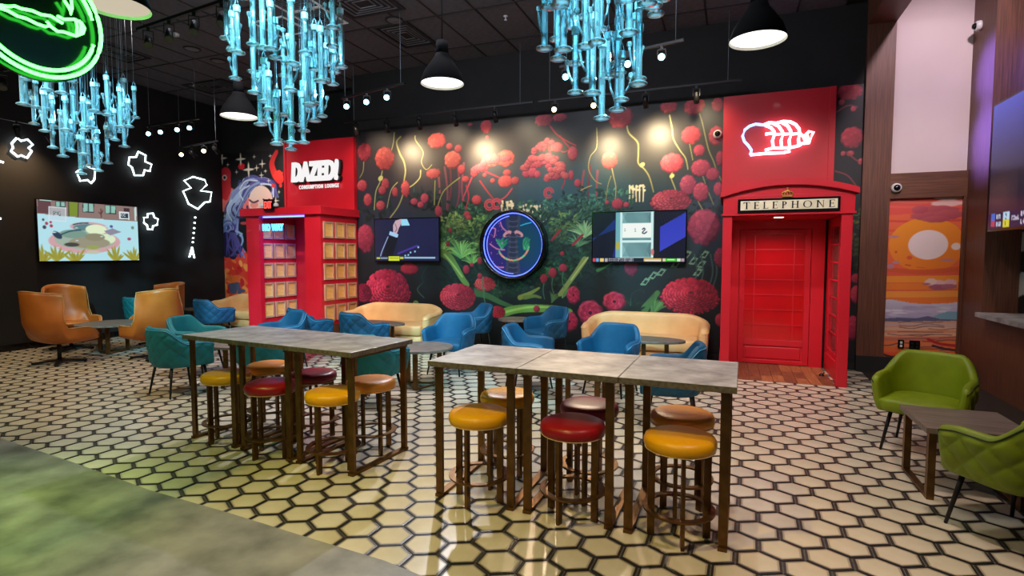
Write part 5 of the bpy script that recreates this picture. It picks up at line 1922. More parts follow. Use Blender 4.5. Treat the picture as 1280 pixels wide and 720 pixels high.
def s1(px, py):
    q = on_y(440 + px / 6.4, 250 + py / 6.4, 9.0)
    return q.x, q.z


c.ell(*s1(560, 260), .5, .4, (36, 36, 76), 0, .6, soft=1.5)
c.poly([s1(240, 480), s1(290, 290), (s1(370, 300)), s1(330, 440), s1(310, 480)], (14, 14, 26))
c.poly([s1(330, 200), s1(350, 165), s1(400, 150), s1(395, 185), s1(375, 230), s1(360, 270), s1(330, 262)], (196, 164, 176))
c.line([s1(345, 190), s1(360, 230), s1(345, 255)], .012, (110, 70, 90))
c.poly([s1(395, 155), s1(440, 152), s1(465, 205), s1(395, 205)], (150, 214, 240))
c.poly([s1(305, 250), s1(372, 275), s1(365, 302), s1(298, 278)], (160, 200, 234))
c.line([s1(290, 295), s1(262, 360), s1(238, 420), s1(228, 460)], .018, (150, 170, 214))
for k in range(9):
    q = s1(380 + k * 17, 425 - k * 7)
    c.ell(q[0], q[1], .05, .018, (70, 50, 150), .3)
for px, py in [(532, 378), (505, 412), (470, 420), (428, 445), (452, 440)]:
    q = s1(px, py); c.ell(q[0], q[1], .018, .018, (150, 200, 240))
c.rect(*s1(184, 450), *s1(698, 476), (30, 40, 70))
c.rect(*s1(200, 458), *s1(226, 470), (190, 200, 70)); c.rect(*s1(230, 457), *s1(288, 470), (130, 150, 170)); c.rect(*s1(295, 450), *s1(380, 487), (206, 220, 40)); c.rect(*s1(384, 457), *s1(415, 470), (190, 200, 70)); c.rect(*s1(420, 455), *s1(668, 468), (150, 186, 214))
c.rect(*s1(302, 462), *s1(372, 466), (90, 110, 30))
tv_back('television', 'left wall screen on the mural showing a hand on dark blue with a yellow ticker', X0, X1, Z0, Z1, 9.0, c)

X0, X1, Z0, Z1 = -2.128, -0.628, 1.506, 2.342
c = Canvas(X0 + B, X1 - B, Z0 + B, Z1 - B, 110, (14, 18, 38))


def s2(px, py):
    q = on_y(700 + px / 6.4, 240 + py / 6.4, 9.0)
    return q.x, q.z


c.poly([s2(260, 395), s2(445, 215), s2(445, 300), s2(260, 370)], (20, 44, 110))
c.poly([s2(420, 520), s2(448, 400), s2(448, 520)], (26, 40, 120))
c.poly([s2(800, 280), s2(1010, 160), s2(1010, 355), s2(800, 475)], (44, 58, 176), col2=(58, 66, 190))
for k in range(8):
    c.line([s2(820 + k * 22, 250 - k * 8), s2(800 + k * 20, 165)], .006, (44, 48, 60))
c.rect(*s2(448, 158), *s2(752, 528), (170, 214, 214))
c.rect(*s2(448, 158), *s2(480, 528), (110, 170, 180)); c.ell(*s2(462, 430), .03, .07, (180, 170, 60)); c.rect(*s2(750, 158), *s2(798, 528), (18, 26, 36))
for (ya, yb) in ((165, 245), (370, 385), (405, 520)):
    c.rect(*s2(500, ya), *s2(725, yb), (130, 178, 180))
    for k in range(26):
        x = 500 + k * 9
        c.line([s2(x, ya), s2(min(725, x + (yb - ya) * .5), yb)], .004, (70, 104, 110)); c.line([s2(x, yb), s2(min(725, x + (yb - ya) * .5), ya)], .004, (80, 116, 120))
for x in (490, 738):
    c.line([s2(x, 160), s2(x, 528)], .03, (206, 238, 236))
c.rect(*s2(480, 388), *s2(745, 402), (206, 238, 236)); c.rect(*s2(500, 250), *s2(730, 362), (240, 246, 240))
pixel_text(c, '1', *s2(596, 292), 0.05, (130, 130, 130)); pixel_text(c, '2', *s2(514, 292), 0.05, (150, 150, 150))
c.line([s2(660, 300), s2(672, 290), s2(680, 300), s2(660, 325), s2(676, 332), s2(694, 318)], .016, (60, 70, 90), smooth=True)
c.ell(*s2(740, 480), .025, .05, (200, 120, 120))
c.rect(*s2(258, 528), *s2(1012, 560), (24, 26, 44))
for (a, b, col) in [(264, 284, (200, 70, 90)), (288, 312, (110, 160, 220)), (322, 350, (230, 200, 120)), (360, 382, (170, 170, 180)), (672, 812, (226, 184, 100)), (846, 930, (60, 190, 40)), (968, 996, (180, 150, 170)), (820, 842, (214, 210, 160)), (934, 962, (200, 230, 190))]:
    c.rect(*s2(a, 530), *s2(b, 556), col)
for k in range(20):
    x = 392 + k * 10
    c.rect(*s2(x, 532), *s2(x + rng.uniform(4, 8), 541), (170, 172, 180)); c.rect(*s2(x, 545), *s2(x + rng.uniform(4, 8), 554), (150, 152, 162))
c.rect(*s2(680, 545), *s2(806, 554), (230, 230, 220)); c.rect(*s2(858, 535), *s2(918, 546), (190, 240, 170))
tv_back('television', 'right wall screen on the mural showing a white lattice door and a blue shape', X0, X1, Z0, Z1, 9.0, c)

# left wall screen: cartoon yard with an empty pool
XL = -11.28
Y0, Y1, Z0, Z1 = 5.98, 7.762, 1.517, 2.621
c = Canvas(Y0 + .012, Y1 - .012, Z0 + .012, Z1 - .012, 95, (176, 222, 232))


def s3(px, py):
    q = on_x(px / 6.4, 230 + py / 6.4, XL)
    return q.y, q.z


def s3e(px, py, a, b, col, ang=0, col2=None, wob=0):
    q = s3(px, py); w_ = abs(s3(px + a / 2, py)[0] - s3(px - a / 2, py)[0]) / 2
    h_ = abs(s3(px, py + b / 2)[1] - s3(px, py - b / 2)[1]) / 2
    c.ell(q[0], q[1], w_, h_, col, ang, 1, col2, None, wob)


c.poly([s3(285, 110), s3(1110, 180), s3(1110, 300), s3(700, 275), s3(285, 235)], (140, 118, 112))
c.poly([s3(300, 120), s3(405, 130), s3(405, 240), s3(300, 232)], (96, 66, 70))
c.rect(*s3(318, 122), *s3(410, 136), (170, 206, 200))
for a, b, ya, yb in [(442, 524, 136, 184), (660, 752, 150, 226), (838, 928, 168, 238)]:
    c.poly([s3(a, ya), s3(b, ya + 6), s3(b, yb + 4), s3(a, yb)], (44, 66, 70)); c.poly([s3(a + 6, ya + 4), s3(b - 6, ya + 10), s3(b - 6, yb - 4), s3(a + 6, yb - 6)], (140, 190, 176))
    c.line([s3((a + b) / 2, ya), s3((a + b) / 2, yb)], .02, (44, 66, 70))
c.poly([s3(548, 144), s3(626, 150), s3(624, 262), s3(550, 258)], (120, 142, 50)); c.line([s3(626, 150), s3(624, 262)], .014, (44, 50, 40)); c.line([s3(548, 144), s3(550, 258)], .014, (44, 50, 40))
c.line([s3(806, 200), s3(810, 265)], .02, (90, 60, 60)); c.line([s3(790, 225), s3(808, 240), s3(822, 210)], .014, (90, 60, 60))
c.poly([s3(990, 190), s3(1036, 194), s3(1036, 290), s3(990, 286)], (70, 50, 56)); c.poly([s3(1075, 180), s3(1090, 182), s3(1090, 294), s3(1075, 292)], (190, 220, 220))
s3e(715, 345, 300, 80, (206, 160, 166)); s3e(690, 460, 570, 190, (206, 160, 166)); s3e(715, 352, 250, 62, (90, 130, 136)); s3e(690, 448, 480, 150, (156, 176, 160))
s3e(590, 400, 220, 70, (120, 152, 140)); s3e(770, 365, 170, 80, (222, 236, 200)); s3e(850, 440, 150, 80, (214, 232, 196)); s3e(720, 470, 330, 90, (150, 146, 124)); s3e(760, 425, 160, 60, (140, 136, 110)); s3e(575, 485, 120, 34, (70, 70, 66)); s3e(745, 506, 100, 36, (150, 160, 90)); s3e(745, 545, 110, 30, (190, 190, 170))
c.line([s3(475, 410), s3(560, 378), s3(645, 368)], .022, (40, 84, 96)); c.line([s3(585, 325), s3(640, 314), s3(705, 312)], .02, (40, 84, 96))
s3e(458, 408, 90, 46, (44, 64, 84), -.7); c.poly([s3(832, 376), s3(900, 355), s3(972, 385), s3(880, 412)], (140, 138, 156))
for px, py, a in [(345, 285, 20), (372, 315, 26), (405, 305, 20), (355, 345, 30), (410, 335, 26)]:
    s3e(px, py, a, a, rng.choice([(190, 70, 90), (60, 70, 90), (170, 60, 80)]))
s3e(1033, 440, 30, 24, (170, 80, 110)); s3e(890, 340, 26, 22, (80, 90, 140)); s3e(1060, 350, 24, 26, (110, 140, 120))
for k in range(14):
    s3e(rng.uniform(310, 1090), rng.uniform(300, 590), rng.uniform(16, 44), rng.uniform(6, 12), (196, 214, 220))
for px, py in [(340, 620), (450, 610), (600, 622), (925, 612), (1070, 610)]:
    for k in range(7):
        q = s3(px, py)
        t_ = 0.7 + k * .28 + rng.uniform(-.1, .1)
        c.leaf(q[0], q[1] - .02, rng.uniform(.18, .32), .045, t_, jit((176, 172, 74), 10), (140, 136, 50))
c.poly([s3(392, 180), s3(524, 190), s3(524, 300), s3(392, 290)], (196, 214, 222), .55); c.line([s3(392, 182), s3(526, 192), s3(526, 300), s3(392, 290), s3(392, 182)], .016, (214, 224, 232), smooth=False)
q = s3(424, 214); pixel_text(c, 'PG', q[0], q[1], .085, (90, 110, 120))
c.poly([s3(952, 220), s3(1034, 226), s3(1034, 286), s3(952, 280)], (214, 224, 228)); c.poly([s3(964, 232), s3(1024, 236), s3(1024, 274), s3(964, 270)], (50, 60, 70)); q = s3(970, 238); pixel_text(c, 'CC', q[0], q[1], .055, (214, 224, 228))
t = thing('television', 'large screen on the black left wall showing a cartoon yard with an empty pool', 'television', (XL, (Y0 + Y1) / 2, Z0))
oy = (Y0 + Y1) / 2
MB().box(-0.04, Y0 - oy, 0, 0.0, Y1 - oy, Z1 - Z0).build('casing', M['black_gloss'], t, bevel=0.004)
MB().box(-0.094, -0.3, 0.3, -0.04, 0.3, 0.8).build('bracket', M['black_metal'], t)
c.build('screen', lambda u, v: (np.full_like(u, 0.0015), u - oy, v - Z0), M['screen'], t)

# big screen on the east wall, bottom ticker in view
XR = 2.82
q0 = on_x(1238, 211, XR)
Y1, Y0 = q0.y, q0.y - 2.35
Z0, Z1 = on_x(1235, 290, XR).z, on_x(1240, 133, XR).z
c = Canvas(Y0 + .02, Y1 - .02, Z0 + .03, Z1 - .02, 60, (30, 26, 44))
c.poly([(Y0, Z1), (Y1, Z1), (Y1, Z0 + (Z1 - Z0) * .45), (Y0, Z0 + (Z1 - Z0) * .45)], (76, 84, 190), col2=(38, 32, 62))  # violet light on the upper screen, painted into the picture and fading downwards
c.ell(Y1 - .25, Z0 + .42, .40, .22, (78, 52, 54), 0, .8, soft=1.2)


def tk(a, b, v0, v1, col):
    c.rect(Y1 - a, Z0 + v0, Y1 - b, Z0 + v1, col)


tk(0, 2.3, .03, .20, (24, 22, 60))
tk(.10, .20, .13, .20, (60, 100, 190)); tk(.10, .20, .05, .12, (170, 60, 90)); tk(.40, .55, .125, .20, (170, 206, 226)); tk(.40, .55, .045, .12, (206, 196, 60))


def mtext(s, a, v, h, col):
    """lettering for a wall seen from the west: reads along -y"""
    d = h / 5
    for ch in s:
        g = GLYPH.get(ch, '0' * 15)
        for i, bt in enumerate(g):
            if bt == '1':
                c.rect(Y1 - a - (i % 3) * d, Z0 + v - (i // 3) * d, Y1 - a - (i % 3 + 1) * d, Z0 + v - (i // 3 + 1) * d, col)
        a += d * 3.8


mtext('MIL', .23, .19, .055, (180, 190, 214)); mtext('MIN', .23, .11, .055, (180, 190, 214)); mtext('3', .45, .19, .06, (40, 50, 70)); mtext('0', .45, .11, .06, (60, 50, 20)); mtext('FINAL', .60, .15, .045, (170, 170, 190))
mtext('MARLINS AND', .80, .19, .055, (190, 190, 210)); mtext('EARLY IN A', .80, .11, .055, (190, 190, 210))
t = thing('television', 'big screen mounted on the right wall above the stone ledge, cut by the picture edge', 'television', (XR, (Y0 + Y1) / 2, Z0))
oy = (Y0 + Y1) / 2
MB().box(0.0, Y0 - oy, 0, 0.05, Y1 - oy, Z1 - Z0).build('casing', M['black_gloss'], t, bevel=0.004)
MB().box(0.05, -0.4, 0.3, 0.425, 0.4, 0.8).build('bracket', M['black_metal'], t)
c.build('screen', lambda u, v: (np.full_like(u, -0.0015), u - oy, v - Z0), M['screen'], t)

# porthole display
PC = (-3.522, 8.985, 1.815)
t = thing('porthole_display', 'round black-framed porthole display ringed in blue light on the mural', 'display', PC)
rg = MB()
prof = [(0.555, -0.02), (0.56, -0.07), (0.585, -0.085), (0.61, -0.075), (0.618, -0.04), (0.618, 0.105), (0.555, 0.105)]
rg.lathe(prof, 56)
o = rg.build('frame', M['black_gloss'], t)
o.rotation_euler = (-PI / 2, 0, 0)
ring = MB().tube([(math.cos(q) * 0.545, -0.02, math.sin(q) * 0.545) for q in np.linspace(0, 2 * PI, 56, endpoint=False)], 0.010, 6, 0, True)
ring.build('ring_light', M['led_ring'], t)
ring = MB().tube([(math.cos(q) * 0.505, 0.02, math.sin(q) * 0.505) for q in np.linspace(PI * .55, PI * 1.5, 36)], 0.007, 6)
ring.build('ring_light', M['led_ring'], t)
c = Canvas(-.56, .56, -.56, .56, 120, (38, 40, 92))
for k in range(40):
    x = -.56 + 1.12 * k / 39
    cc = mix((58, 30, 120), (12, 70, 120), k / 39)
    c.rect(x - .016, -.56, x + .016, .56, cc)
c.ell(.14, .05, .30, .42, (16, 74, 84), 0, .7, soft=.8)
c.poly([(-.17, .52), (.13, .52), (.06, .05), (.12, -.52), (-.18, -.52), (-.10, .05)], (66, 70, 92), .8)
c.poly([(-.10, .52), (.07, .52), (.02, .05), (.06, -.52), (-.12, -.52), (-.06, .05)], (44, 52, 76), .9)
for k in range(22):
    z = .46 - k * .045
    c.line([(-.10, z), (-.02, z - .012), (.07, z)], .012, (84, 92, 120) if k % 2 else (40, 48, 70), alpha=.8)
for sx in (-1, 1):
    c.ell(-.02 + sx * .11, .19, .09, .045, (206, 150, 160), -sx * .5); c.ell(-.02 + sx * .10, .17, .05, .02, (70, 50, 80), -sx * .4)
    for k in range(14):
        c.leaf(-.02 + sx * rng.uniform(.18, .26), rng.uniform(-.12, .04), .12, .04, rng.uniform(.5, 2.4), jit((70, 180, 120), 24), (30, 100, 90))
for k in range(13):
    a_ = PI * (1.12 + .76 * k / 12)
    c.leaf(math.cos(a_) * .29 - .02, math.sin(a_) * .27, .09, .035, a_ + PI / 2, jit((220, 150, 130) if k % 3 else (110, 200, 140), 16))
for pts in [[(-.45, .30), (-.36, .28), (-.38, .14)], [(-.46, .02), (-.38, -.04), (-.30, -.08), (-.18, -.09)], [(-.38, -.38), (-.28, -.40), (-.20, -.40)], [(-.26, .40), (-.22, .30), (-.12, .22)]]:
    c.line(pts, .022, (196, 120, 170))
c.line([(.12, .33), (.22, .36), (.32, .38)], .014, (60, 190, 240))
for k in range(20):
    c.ell(rng.uniform(-.45, -.2), rng.uniform(-.4, .42), .008, .008, (190, 120, 190))
ins = (np.hypot(c.U[None, :], c.V[:, None]))[..., None]
c.a = np.where(ins > .535, np.array((20, 30, 130), np.float32), c.a)


def disc(u, v):
    r = np.maximum(np.abs(u), np.abs(v)); h = np.hypot(u, v) + 1e-9
    return u * r / h, np.full_like(u, 0.05), v * r / h


# square-to-disc lookup keeps the picture undistorted
U, V = np.meshgrid(c.U, c.V)
r_ = np.maximum(np.abs(U), np.abs(V)); h_ = np.hypot(U, V) + 1e-9
iu = np.clip(((U * r_ / h_ + .56) * c.res).astype(int), 0, c.nu); iv = np.clip(((V * r_ / h_ + .56) * c.res).astype(int), 0, c.nv)
c.a = c.a[iv, iu]
M['display'] = printed('porthole picture', 0.2, emit=0.8)
c.build('picture', disc, M['display'], t)

# ================================================================== NEON ON THE BLACK LEFT WALL
XN = WX + 0.05


def nl(px, py):
    q = on_x(px / 3.79, 140 + py / 3.79, XN)
    return (q.x, q.y, q.z)


def outline(name, pts, label, closed=True):
    t = thing(name, label, 'neon sign', (0, 0, 0), 0, 'white neon outlines on the black wall')
    MB().tube([nl(*p) for p in pts], 0.0165, 6, 0, closed).build('neon_tube', M['neon_white'], t)
    return t


outline('neon_rock', [(55, 150), (80, 122), (100, 137), (130, 130), (155, 155), (135, 170), (150, 185), (128, 218), (100, 205), (85, 212), (52, 185), (62, 170)], 'white neon rock outline high on the black wall, left of the glass chandelier')
outline('neon_rock', [(655, 188), (690, 205), (688, 235), (718, 248), (710, 280), (685, 275), (678, 300), (637, 300), (625, 262), (608, 250), (612, 215), (645, 213)], 'white neon rock outline above the right corner of the left wall screen')
outline('neon_rock', [(362, 285), (380, 327), (415, 322), (432, 337), (447, 320), (450, 270), (400, 255)], 'white neon rock outline half hidden behind the bottom of the left chandelier')
outline('neon_rock', [(872, 325), (915, 307), (970, 322), (980, 345), (950, 373), (1002, 380), (995, 425), (970, 428), (938, 460), (893, 435), (867, 375), (905, 360)], 'largest white neon rock outline, near the corner above a dotted line')
outline('neon_rock', [(700, 482), (725, 480), (732, 500), (748, 507), (745, 535), (725, 540), (722, 557), (700, 555), (697, 537), (682, 525), (682, 500), (698, 500)], 'small white neon cross outline just right of the left wall screen')
outline('neon_bar', [(-30, 226), (-8, 232), (16, 239)], 'tip of a white neon outline at the left picture edge, above the screen', False)
outline('neon_bar', [(-30, 500), (-10, 504), (4, 505)], 'tip of a white neon outline at the left picture edge, beside the screen', False)
t = thing('neon_ship', 'white neon letter-like ship firing a dotted line below the largest rock', 'neon sign', (0, 0, 0), 0, 'white neon outlines on the black wall')
for a in ([(910, 640), (897, 688)], [(910, 640), (921, 692)], [(902, 672), (917, 674)]):
    MB().tube([nl(*p) for p in a], 0.0165, 6).build('neon_tube', M['neon_white'], t)
for p in [(925, 500), (922, 525), (920, 550), (918, 573), (915, 597), (914, 617)]:
    q = nl(*p)
    MB().tube([(q[0], q[1] - .012, q[2]), (q[0], q[1] + .012, q[2])], 0.02, 6).build('neon_dot', M['neon_white'], t)

# green neon hand in a ring, hung near the camera
GX, GY, GZ, GR = -3.65, 1.99, 3.00, 0.338
t = thing('green_neon_sign', 'green neon ring around a hand on a round black panel at the ceiling', 'neon sign', (GX, GY, GZ))
o = MB().lathe([(0, -0.012), (0.36, -0.012), (0.36, 0.012), (0, 0.012)], 56, smooth=False).build('back_panel', M['black_gloss'], t)
o.location = (-0.05, 0, 0)
o.rotation_euler = (0, PI / 2, 0)
for r_ in (0.338, 0.300):
    a0 = 0 if r_ > .32 else .25
    MB().tube([(0, math.cos(q) * r_, math.sin(q) * r_) for q in np.linspace(a0, 2 * PI - a0, 60, endpoint=not a0 == 0)], 0.0105, 8, 0, a0 == 0).build('neon_tube', M['neon_green'], t)
for ln in ([(0, 40), (60, 50), (110, 45), (160, 65), (240, 80), (310, 110), (380, 120), (430, 150), (470, 175)], [(0, 60), (60, 80), (130, 120), (200, 140), (280, 180), (340, 200), (380, 190), (350, 160)],
           [(430, 120), (480, 145), (560, 145), (610, 170), (635, 210), (620, 250), (570, 270), (480, 240), (430, 235), (390, 205), (360, 180)], [(565, 140), (580, 200), (575, 265)], [(590, 150), (610, 200), (600, 260)],
           [(480, 0), (520, 60), (530, 105), (540, 60), (535, 0)], [(0, 40), (-60, 30), (-140, 20)], [(0, 60), (-60, 52), (-140, 46)]):
    pts = []
    for px, py in ln:
        q = on_x(px / 6, py / 6, GX)
        pts.append((0, q.y - GY, q.z - GZ))
    MB().tube(pts, 0.0085, 6).build('neon_tube', M['neon_green'], t)
ld = bpy.data.lights.new('neon_light', 'POINT')
ld.energy = 30
ld.color = (0.10, 1.0, 0.12)
ld.shadow_soft_size = 0.3
lo = bpy.data.objects.new('neon_light', ld)
lo.location = (GX - 0.40, GY, GZ + 0.15)
COL.objects.link(lo)
for y in (-0.2, 0.2):
    MB().cyl((-0.05, y, 0.29), (-0.05, y, CZ - GZ), 0.003, 0.003, 6).build('hanger', M['wire'], t)

# ================================================================== PENDANT LAMPS
def make_pendant(disc_mat, n=32):
    t = thing('pendant_lamp', 'x', 'lamp')
    MB().lathe([(0.225, 0.0), (0.222, 0.02), (0.19, 0.11), (0.13, 0.20), (0.085, 0.26), (0.07, 0.30), (0, 0.30)], n).build('dome', M['dome_black'], t)
    MB().lathe([(0.221, 0.001), (0.185, 0.09), (0.12, 0.18), (0, 0.20)], n).build('reflector', M['dome_white'], t)
    MB().lathe([(0, 0.022), (0.212, 0.022), (0.212, 0.030), (0, 0.030)], n, smooth=False).build('diffuser', M[disc_mat], t)
    MB().cyl((0, 0, 0.29), (0, 0, 0.43), 0.065, 0.06, 18).build('socket', M['dome_black'], t)
    MB().cyl((0, 0, 0.43), (0, 0, CZ - 3.4), 0.008, 0.008, 8).build('stem', M['black_metal'], t)
    MB().cyl((0, 0, CZ - 3.43), (0, 0, CZ - 3.4), 0.06, 0.06, 18).build('canopy', M['black_metal'], t)
    return t


pl = [((0.173, 5.066), 'black dome pendant lamp with a white disc, nearest the walnut framed alcove'), ((-2.794, 5.136), 'black dome pendant lamp with a white disc, over the middle of the lounge'),
      ((-5.863, 5.388), 'black dome pendant lamp with a white disc, behind the middle chandelier')]
p0 = make_pendant('lamp_disc')
for k, (p, lb) in enumerate(pl):
    o = p0 if k == 0 else copy_tree(p0)
    put(o, (p[0], p[1], 3.4), 0, lb)
    o['group'] = 'dome pendant lamps'
    spot('pendant_light', (p[0], p[1], 3.38), (p[0], p[1], 0), 95, (1.0, 0.92, 0.82), 140, 0.5, 0.2)
o = make_pendant('lamp_dim')
put(o, (-4.10, 2.72, 3.4), 0, 'dome pendant lamp with a dim tan disc, beside the green neon ring')
o['group'] = 'dome pendant lamps'

# ================================================================== TRACK LIGHTS
head_body = MB().cyl((0, 0.06, 0), (0, -0.11, 0), 0.034, 0.042, 14).mesh('head', M['black_metal'])
head_yoke = MB().box(-0.05, -0.012, -0.01, -0.042, 0.012, 0.10).box(0.042, -0.012, -0.01, 0.05, 0.012, 0.10).box(-0.05, -0.012, 0.092, 0.05, 0.012, 0.10).box(-0.016, -0.016, 0.10, 0.016, 0.016, 0.135).mesh('yoke', M['black_metal'])
lens_m = {k: MB().cyl((0, -0.108, 0), (0, -0.116, 0), 0.038, 0.038, 14).mesh('lens', M[k]) for k in ('lens_blue', 'lens_warm', 'lens_dark')}


def track(label, a, b, heads, drop=True):
    """rail from a to b with heads: (place 0..1, aim point, lens kind)"""
    a, b = Vector(a), Vector(b)
    t = thing('track_light', label, 'track light', a, 0, 'ceiling track lights')
    d = b - a
    MB().bar((0, 0, 0), d, 0.035, 0.03).build('rail', M['black_metal'], t)
    for f in (0.06, 0.94):
        p = d * f
        MB().cyl(p, (p.x, p.y, CZ - a.z), 0.004, 0.004, 6).build('hanger', M['wire'], t)
    for f, aim, kind in heads:
        p = a + d * f - Vector((0, 0, 0.15))
        v = Vector(aim) - p
        yaw = math.atan2(v.x, -v.y)
        pit = math.atan2(v.z, math.hypot(v.x, v.y))
        inst('yoke', head_yoke, t, p - a, (0, 0, yaw))
        h = inst('lamp_head', head_body, t, p - a, (-pit, 0, yaw))
        inst('lens', lens_m[kind], h)
    return t


def tz(px, py, z):
    return tuple(on_z(px, py, z))


def aim_px(px, py, y=WY):
    return tuple(on_y(px, py, y))


CEN = [(-7.08, 4.31), (-3.66, 3.90), (-0.83, 3.79)]
track('black ceiling track with four heads lit green, beside the green neon ring', tz(172, 37, 4.1), tz(283, 0, 4.1), [(f, (-3.0, 2.0, 0.5), 'lens_dark') for f in (.13, .38, .66, .95)])
track('ceiling track with four blue lit heads behind the left chandelier', tz(183, 158, 4.1), tz(249, 148, 4.1), [(f, (-4.5, 1.0, 2.3), 'lens_blue') for f in (.06, .3, .62, .85)])
track('ceiling track with two warm lit heads near the star print', tz(222, 185, 3.9), tz(273, 176, 3.9), [(.1, (-2.0, 0.5, 1.6), 'lens_warm'), (.36, (-10.2, 9.9, 2.4), 'lens_dark'), (.66, (-2.0, 0.5, 1.6), 'lens_warm'), (.92, (-9.6, 9.9, 2.4), 'lens_dark')])
track('ceiling track with three blue lit heads right of the middle chandelier', tz(427, 123, 4.1), tz(506, 104, 4.1), [(f, (-1.5, 1.0, 2.4), 'lens_blue') for f in (.09, .42, .74)])
track('long ceiling track with five heads washing the left half of the mural', (-6.82, 8.68, 4.13), (-3.05, 8.68, 4.13), [(f, (-6.82 + 3.77 * f, 9.1, 3.3), 'lens_dark') for f in (.07, .25, .43, .62, .82)])
track('long ceiling track over the right half of the mural with two warm lit heads', (-2.95, 8.68, 4.13), (0.1, 8.68, 4.13), [(.09, (-1.2, 0.5, 1.8), 'lens_warm'), (.30, (-0.8, 0.5, 1.8), 'lens_warm'), (.56, (-1.25, 9.1, 3.3), 'lens_dark'), (.80, (-0.5, 9.1, 3.3), 'lens_dark')])
track('ceiling track with three blue lit heads behind the right chandelier', tz(700, 84, 4.1), tz(855, 50, 4.1), [(f, (-0.2, 1.0, 2.6), 'lens_blue') for f in (.05, .58, .84)])
track('ceiling track with two dark heads along the black left wall', tz(-30, 141, 3.78), tz(66, 160, 3.78), [(.5, (-11.3, 6.0, 2.6), 'lens_dark'), (.92, (-11.3, 7.0, 2.6), 'lens_dark')])
track('short ceiling track with one tan head at the left picture edge, under the neon ring', tz(-16, 90, 3.9), tz(18, 86, 3.9), [(.55, (-6.0, 3.0, 1.0), 'lens_dark')])

# light of the heads that wash the mural
for px, py, pw in [(519, 190, 84), (608, 187, 108), (690, 186, 26), (764, 182, 84), (825, 168, 112)]:
    g = on_y(px, py, WY)
    k = 0.46 / 9.1                    # where the satin print mirrors the head towards the room
    spot('mural_wash', (g.x * (1 + k), 8.64, g.z + (g.z - CAM_H) * k), (g.x, 9.1, g.z - 0.16), pw, (1.0, 0.80, 0.46), 118, 1.0, 0.12)
for px, py, pw in [(560, 190, 45), (650, 186, 40), (876, 170, 45), (470, 200, 40)]:
    g = on_y(px, py, WY)
    spot('mural_wash', (g.x, 8.40, 4.02), (g.x, 9.1, g.z - 0.3), pw, (1.0, 0.80, 0.50), 110, 1.0, 0.05)
spot('star_wash', (-9.3, 9.3, 4.05), (-9.25, 9.9, 3.3), 45, (1.0, 0.80, 0.5), 100, 1.0, 0.05)
spot('left_wash', (-10.9, 5.9, 3.7), (-11.38, 5.7, 2.3), 110, (1.0, 0.66, 0.34), 110, 1.0, 0.05)
# blue track heads behind the glass, then unseen spots added in front of it
CY = (0.22, 0.74, 1.0)
spot('glass_light', (-9.6, 7.35, 4.0), (-7.08, 4.31, 3.0), 3600, CY, 24, 0.6, 0.06)
spot('glass_light', (-5.0, 7.05, 4.0), (-3.66, 3.90, 3.0), 2600, CY, 28, 0.6, 0.06)
spot('glass_light', (-1.2, 6.75, 4.0), (-0.83, 3.79, 3.0), 2600, CY, 30, 0.6, 0.06)
spot('glass_light', (-5.2, 2.0, 4.4), (-7.08, 4.31, 3.0), 1900, (0.26, 0.80, 1.0), 32, 0.6, 0.06)
spot('glass_light', (-2.4, 1.4, 4.5), (-3.66, 3.90, 3.0), 1900, (0.26, 0.80, 1.0), 34, 0.6, 0.06)
spot('glass_light', (0.3, 1.3, 4.6), (-0.83, 3.79, 3.05), 1900, (0.26, 0.80, 1.0), 34, 0.6, 0.06)

# ================================================================== GLASS PIPE CHANDELIERS
def pipe_meshes(L, r, k):
    b = MB()
    b.lathe([(r, 0.02), (r, L * .5), (r, L - 0.03)], 12)
    b.lathe([(r * .55, 0.03), (r * .55, L * .22)], 8)
    b.lathe([(r * 1.02, L * .60), (r * 1.15, L * .61), (r * 1.02, L * .62)], 10)
    q = k * 1.9
    c, s = math.cos(q), math.sin(q)
    b.tube([(c * r, s * r, L * .16), (c * (r + .03), s * (r + .03), L * .30), (c * (r + .042), s * (r + .042), L * .46)], 0.009, 6)
    b.lathe([(0.010, 0), (0.018, 0.012), (0.018, 0.03), (0.012, 0.036)], 8, c=(c * (r + .042), s * (r + .042), L * .46))
    f = MB()
    f.lathe([(0, 0.0), (r * 2.5, 0.0), (r * 2.7, 0.007), (r * 2.5, 0.014), (r * 1.5, 0.024), (r * .95, 0.03)], 18)
    cp = MB()
    cp.lathe([(0, L - 0.035), (r * 1.35, L - 0.035), (r * 1.35, L + 0.012), (0, L + 0.012)], 12, smooth=False)
    cp.tube([(-r, 0, L + 0.01), (-r * .5, 0, L + 0.05), (0, 0, L + 0.075), (r * .5, 0, L + 0.05), (r, 0, L + 0.01)], 0.0025, 4)
    return b.mesh('pipe_glass', M['pipe_glass']), f.mesh('pipe_foot', M['pipe_glass']), cp.mesh('pipe_cap', M['cap_plastic'])


pipes = [(L, pipe_meshes(L, r, k)) for k, (L, r) in enumerate([(0.36, .020), (0.44, .021), (0.52, .023), (0.31, .020)])]
wire_unit = MB().cyl((0, 0, 0), (0, 0, 1), 0.0022, 0.0022, 5).mesh('wire', M['wire'])


